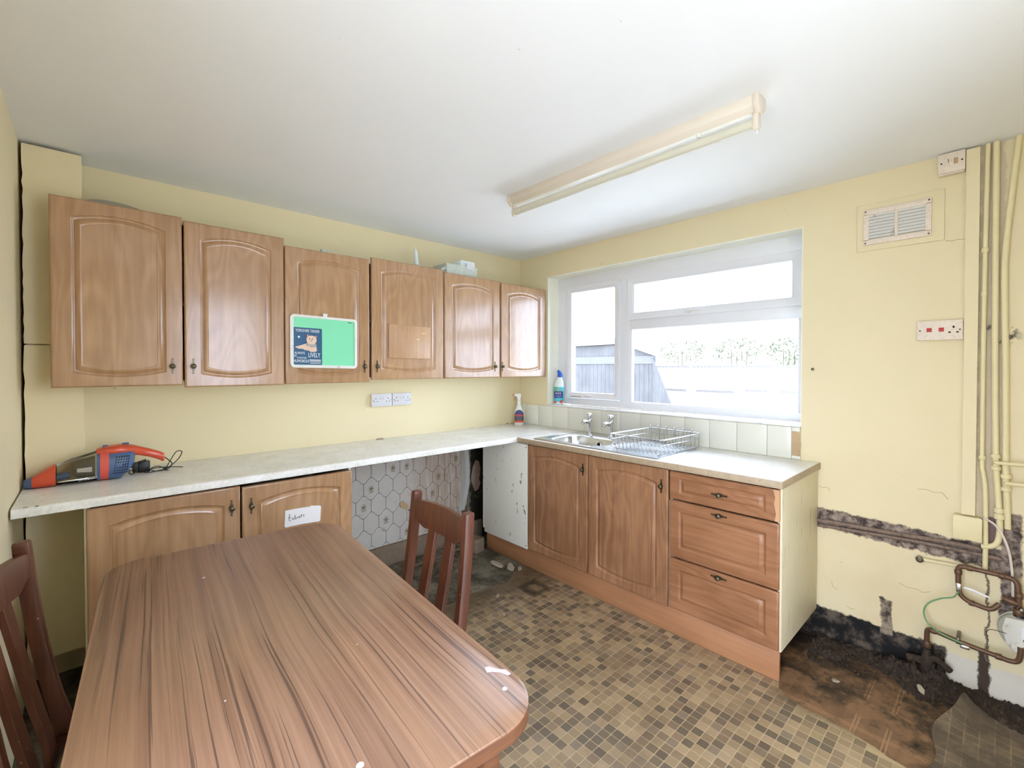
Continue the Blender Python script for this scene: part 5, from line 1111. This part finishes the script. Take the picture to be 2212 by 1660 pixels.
build('latch_ring', MB().loft([ve(-2.789, .911, 1.046, .0572), ve(-2.760, .911, 1.055, .058)]), surf('coral_plastic', (216, 88, 74), 0.35), vc)
build('motor_body', MB().loft([ve(-2.762, .911, 1.040, .0575), ve(-2.72, .912, 1.040, .058), ve(-2.695, .935, 1.038, .055), ve(-2.678, .965, 1.034, .046), ve(-2.672, .99, 1.028, .03)]), 'bluegrey', vc)
build('top_shell', MB().loft([ve(-2.80, 1.020, 1.049, .040), ve(-2.765, 1.018, 1.058, .046), ve(-2.72, 1.016, 1.061, .046), ve(-2.68, 1.006, 1.054, .036), ve(-2.66, 1.004, 1.046, .026), ve(-2.62, .991, 1.030, .0185), ve(-2.585, .973, 1.014, .0185), ve(-2.568, .962, 1.004, .019), ve(-2.563, .966, .999, .014)]), 'orange', vc)
build('switch', MB().box(-2.715, -2.690, YV-0.008, YV+0.008, 1.058, 1.065), 'bluegrey', vc, 0.003); build('release_button', MB().box(-2.78, -2.762, YV-0.008, YV+0.008, 1.052, 1.062), 'bluegrey', vc, 0.002)
vs0 = None
for i in range(6):
    for j in range(7):
        x = -2.744+0.0085*i+0.0016*j; z = 0.942+0.0115*j
        if x > -2.69: continue
        if vs0 is None: vs0 = build('vent_slot', MB().prism(rrect(-0.002, 0.002, -0.0032, 0.0032, 0.0018, 2), lambda u, v, d: (u, d, v), -0.0012, 0.004), 'dark', vc, 0, False, True); vs0.location = (x+2.79, YV-0.0565+0.235, z-0.91)
        else: share(vs0, 'vent_slot', vc, (x+2.79, YV-0.0565+0.235, z-0.91))
text_mesh('logo', 'CA IFENSO', 0.0145, 'poster_white', vc, (-2.83, YV-0.0545, 0.927), (1, 0.03, 0.05), (0, 0, 1), 0.0006, 0.85, 0.3)
# charger with tangled lead
cg = thing('charger_plug', 'black plug-in charger with a tangled lead behind the vacuum', 'charger', (-2.64, -0.165, 0.91))
build('body', MB().box(-2.655, -2.612, -0.19, -0.150, 0.9105, 0.962), 'black', cg, 0.004)
build('face', MB().box(-2.676, -2.655, -0.190, -0.150, 0.914, 0.958), 'black', cg, 0.003)
for z in (0.925, 0.948): build('pin', MB().box(-2.694, -2.676, -0.178, -0.172, z-0.003, z+0.003), 'brass', cg, 0.001)
build('earth_pin', MB().box(-2.698, -2.676, -0.162, -0.155, 0.933, 0.939), 'black', cg, 0.001)
def lead(pts): build('lead', MB().tube(spline(pts, 7), 0.0022, 6), 'cord', cg)
lead([(-2.566, -0.24, 0.985), (-2.545, -0.22, 0.962), (-2.53, -0.20, 0.94), (-2.54, -0.18, 0.915), (-2.58, -0.20, 0.913), (-2.63, -0.22, 0.913), (-2.62, -0.205, 0.925), (-2.56, -0.20, 0.926), (-2.50, -0.19, 0.917), (-2.485, -0.185, 0.913)])
lead([(-2.55, -0.20, 0.925), (-2.525, -0.17, 0.965), (-2.505, -0.16, 0.99), (-2.485, -0.16, 0.985), (-2.50, -0.17, 0.955), (-2.53, -0.19, 0.93), (-2.56, -0.20, 0.914), (-2.545, -0.22, 0.913)])
lead([(-2.634, -0.19, 0.962), (-2.63, -0.20, 0.972), (-2.655, -0.205, 0.965), (-2.685, -0.21, 0.955), (-2.69, -0.215, 0.925), (-2.68, -0.22, 0.9135), (-2.668, -0.215, 0.925), (-2.65, -0.21, 0.955), (-2.63, -0.195, 0.965)])
lead([(-2.61, -0.21, 0.93), (-2.585, -0.205, 0.935), (-2.56, -0.20, 0.92), (-2.57, -0.21, 0.913), (-2.60, -0.20, 0.914), (-2.62, -0.20, 0.93)])
build('lead_tie', MB().lathe([(0.008, -0.006), (0.009, 0.0), (0.008, 0.006)], (-2.557, -0.203, 0.920), (1, 0.2, 0), 8), 'cord', cg)
# things on top of the wall cabinets
cn = thing('sealant_nozzle', 'white sealant nozzle standing on a wall cabinet top', 'nozzle', (-1.17, -0.20, 2.055))
build('cap', MB().lathe([(0.040, 0), (0.042, 0.02), (0.032, 0.045), (0.020, 0.055)], (-1.168, -0.20, 2.055), n=16), 'greenbox', cn)
build('spout', MB().tube([(-1.170, -0.20, 2.105), (-1.172, -0.20, 2.14), (-1.176, -0.20, 2.19), (-1.180, -0.20, 2.212)], [0.018, 0.014, 0.012, 0.007], 12), 'clearwhite', cn)
bx = thing('plastic_tray', 'dusty clear plastic tray lying on the corner wall cabinet', 'tray', (-0.86, -0.17, 2.051))
mb = MB(); f3 = lambda x0_, x1_, y0_, y1_, z: [(u, v, z) for u, v in rrect(x0_, x1_, y0_, y1_, 0.008, 2)]
mb.loft([f3(-0.965, -0.700, -0.27, -0.11, 2.051), f3(-0.975, -0.695, -0.275, -0.105, 2.14)])
build('tray', mb, 'greenbox', bx)
build('lid', MB().prism([(-0.84, 2.135), (-0.70, 2.140), (-0.705, 2.188), (-0.835, 2.188)], lambda u, v, d: (u, d, v), -0.25, -0.12), 'clearwhite', bx, 0.006)
build('inset', MB().prism([(-0.80, 2.12), (-0.74, 2.12), (-0.735, 2.16), (-0.80, 2.165)], lambda u, v, d: (u, d, v), -0.279, -0.262), 'socket', bx, 0.002)
build('rail', MB().prism([(-1.005, 2.085), (-0.84, 2.150), (-0.84, 2.162), (-1.01, 2.10)], lambda u, v, d: (u, d, v), -0.262, -0.252), 'greenbox', bx, 0.001)
pt = thing('plate', 'grey plate edge showing over the tallest wall cabinet', 'plate', (-2.72, -0.16, 2.096))
build('rim', MB().lathe([(0.0, 0), (0.09, 0.004), (0.12, 0.03), (0.115, 0.034), (0.085, 0.010), (0, 0.008)], (-2.72, -0.10, 2.118), (0.05, -0.5, 0.86), 28), surf('grey_china', (170, 166, 150), 0.4), pt)
build('foot', MB().lathe([(0.06, 0), (0.05, 0.03)], (-2.72, -0.10, 2.0955), n=18), surf('grey_china_foot', (170, 166, 150), 0.4), pt)
tag(build('plastic_clip', MB().box(-1.845, -1.80, -0.30, -0.27, 2.0552, 2.082), 'greenbox', None, 0.004), 'small pale clip on the middle wall cabinet top', 'clip')
tag(build('plaster_crumb', MB().loft([[(-1.36+u, -0.035+v, 0.9102) for u, v in rrect(-0.03, 0.03, -0.012, 0.012, 0.006, 2)], [(-1.36+u*0.6, -0.03+v*0.6, 0.918) for u, v in rrect(-0.03, 0.03, -0.012, 0.012, 0.006, 2)]]), 'plaster'), 'crumb of plaster at the back of the long worktop', 'debris')

# ================================================================== OUTSIDE THE WINDOW
struct('garden_ground', MB().box(-40, 45, -40, 45, -0.5, -0.17), 'lawn')
sh = thing('garden_shed', 'blue grey boarded garden shed seen through the window', 'shed', (6.0, 2.75, -0.17))
for i in range(24):
    y = 1.57+0.1*i; build('wall_board', MB().box(5.0, 5.022, y+0.002, y+0.098, -0.17, 1.50), 'shedboard', sh, 0, False)
build('fascia', MB().box(4.985, 5.0, 1.52, 4.0, 1.47, 1.62), 'shedfascia', sh, 0, False)
build('gable', MB().prism([(1.52, 1.62), (2.25, 1.86), (4.0, 1.84), (4.0, 1.62)], lambda u, v, d: (d, u, v), 5.0, 5.03), 'shedboard', sh, 0, False)
build('side_wall', MB().prism([(5.03, 1.57), (5.03, 3.97), (7.4, 5.4), (7.4, 3.0)], lambda u, v, d: (u, v, d), -0.17, 1.6), 'shedboard', sh, 0, False)
build('roof', MB().loft([[(4.92, 1.48, 1.61), (4.92, 2.25, 1.87), (4.92, 4.06, 1.85), (4.92, 4.06, 1.885), (4.92, 2.25, 1.905), (4.92, 1.46, 1.64)], [(7.5, 2.95, 1.61), (7.5, 3.7, 1.87), (7.5, 5.5, 1.85), (7.5, 5.5, 1.885), (7.5, 3.7, 1.905), (7.5, 2.95, 1.64)]]), 'felt', sh, 0, False)
for k in range(3): build('roof_batten', MB().prism([(2.3, 1.905+0.05*k), (4.0, 1.885+0.05*k), (4.0, 1.905+0.05*k), (2.3, 1.925+0.05*k)], lambda u, v, d: (d, u, v), 4.95+0.25*k, 5.0+0.25*k), 'fence', sh, 0, False)
tag(build('shadow_edge_sheet', MB().prism([(1.56, 1.58), (1.57, -0.17), (0.80, -0.17)], lambda u, v, d: (d, u, v), 4.96, 4.98), 'shedboard', None, 0, False), 'dark sheet added as the slanted shadow edge at the near corner of the shed', 'sheet')  # added dark triangle, stands in for the slanted edge of the house shadow
for i, (ya, yb) in enumerate(((2.80, 4.6), (1.56, 2.72), (0.80, 1.48), (-1.2, 0.72))):
    f = thing('fence_panel', 'pale garden fence panel, number %s from the shed behind the lawn' % ('one', 'two', 'three', 'four')[i], 'fence', (9.0, (ya+yb)/2, -0.17), group='garden fence panels')
    for k in range(10): z = -0.1+0.15*k; build('board', MB().box(9.0, 9.02, ya, yb, z, z+0.142), 'fence', f, 0, False)
    n = int((yb-ya)/0.09); pts = [(ya, 1.45)]
    for k in range(n): u = ya+(yb-ya)*(k+0.5)/n; pts += [(u, 1.375), (ya+(yb-ya)*(k+1)/n, 1.41)]
    pts.append((yb, 1.45)); build('scalloped_rail', MB().prism(pts, lambda u, v, d: (d, u, v), 8.97, 8.985), 'fence_rail', f, 0, False)
    build('mid_rail', MB().box(8.97, 8.985, ya+0.1, yb-0.1, 0.80-0.05*(i < 2), 0.86-0.05*(i < 2)), 'fence_rail', f, 0, False)
    build('post', MB().box(8.98, 9.04, yb, yb+0.08, -0.17, 1.55), 'fence', f, 0, False)
def hedge(lab, yc, wd, zc, seed, xc):
    t = thing('hedge_bush', lab, 'bush', (xc, yc, -0.17)); rr = random.Random(seed); mb = MB()
    for i in range(700):
        a = rr.uniform(-1.4, 1.4); b_ = rr.uniform(-1, 1); c = rr.uniform(-1, 1)*math.sqrt(max(0.05, 1-(a/1.45)**2)); r_ = rr.uniform(0.03, 0.06); p = Vector((xc+b_*0.3, yc+a*wd, zc+c*0.38))
        d1 = Vector((rr.uniform(-1, 1), rr.uniform(-1, 1), rr.uniform(-1, 1))).normalized(); d2 = d1.cross(Vector((0.3, 0.2, 1))).normalized()
        n = len(mb.v); mb.v += [tuple(p-d1*r_), tuple(p+d2*r_*0.5), tuple(p+d1*r_), tuple(p-d2*r_*0.5)]; mb.f.append((n, n+1, n+2, n+3))
    o = build('foliage', mb, 'leaf', t, 0, False); o['kind'] = 'stuff'
    for k in range(4): build('stem', MB().tube([(xc, yc+0.1*k-0.15, -0.17), (xc+0.05*k, yc+(k-1.5)*wd*0.35, zc)], [0.03, 0.012], 6), 'twig', t)
hedge('green bush nearest the shed beyond the fence', 3.6, 0.45, 1.85, 1, 10.2); hedge('green bush behind the middle of the fence', 2.1, 0.45, 1.85, 2, 10.4)
hedge('green bush towards the right of the window view', 0.75, 0.4, 1.8, 3, 10.2); hedge('tallest bush at the right edge of the window view', -0.2, 0.35, 2.3, 4, 12.0)
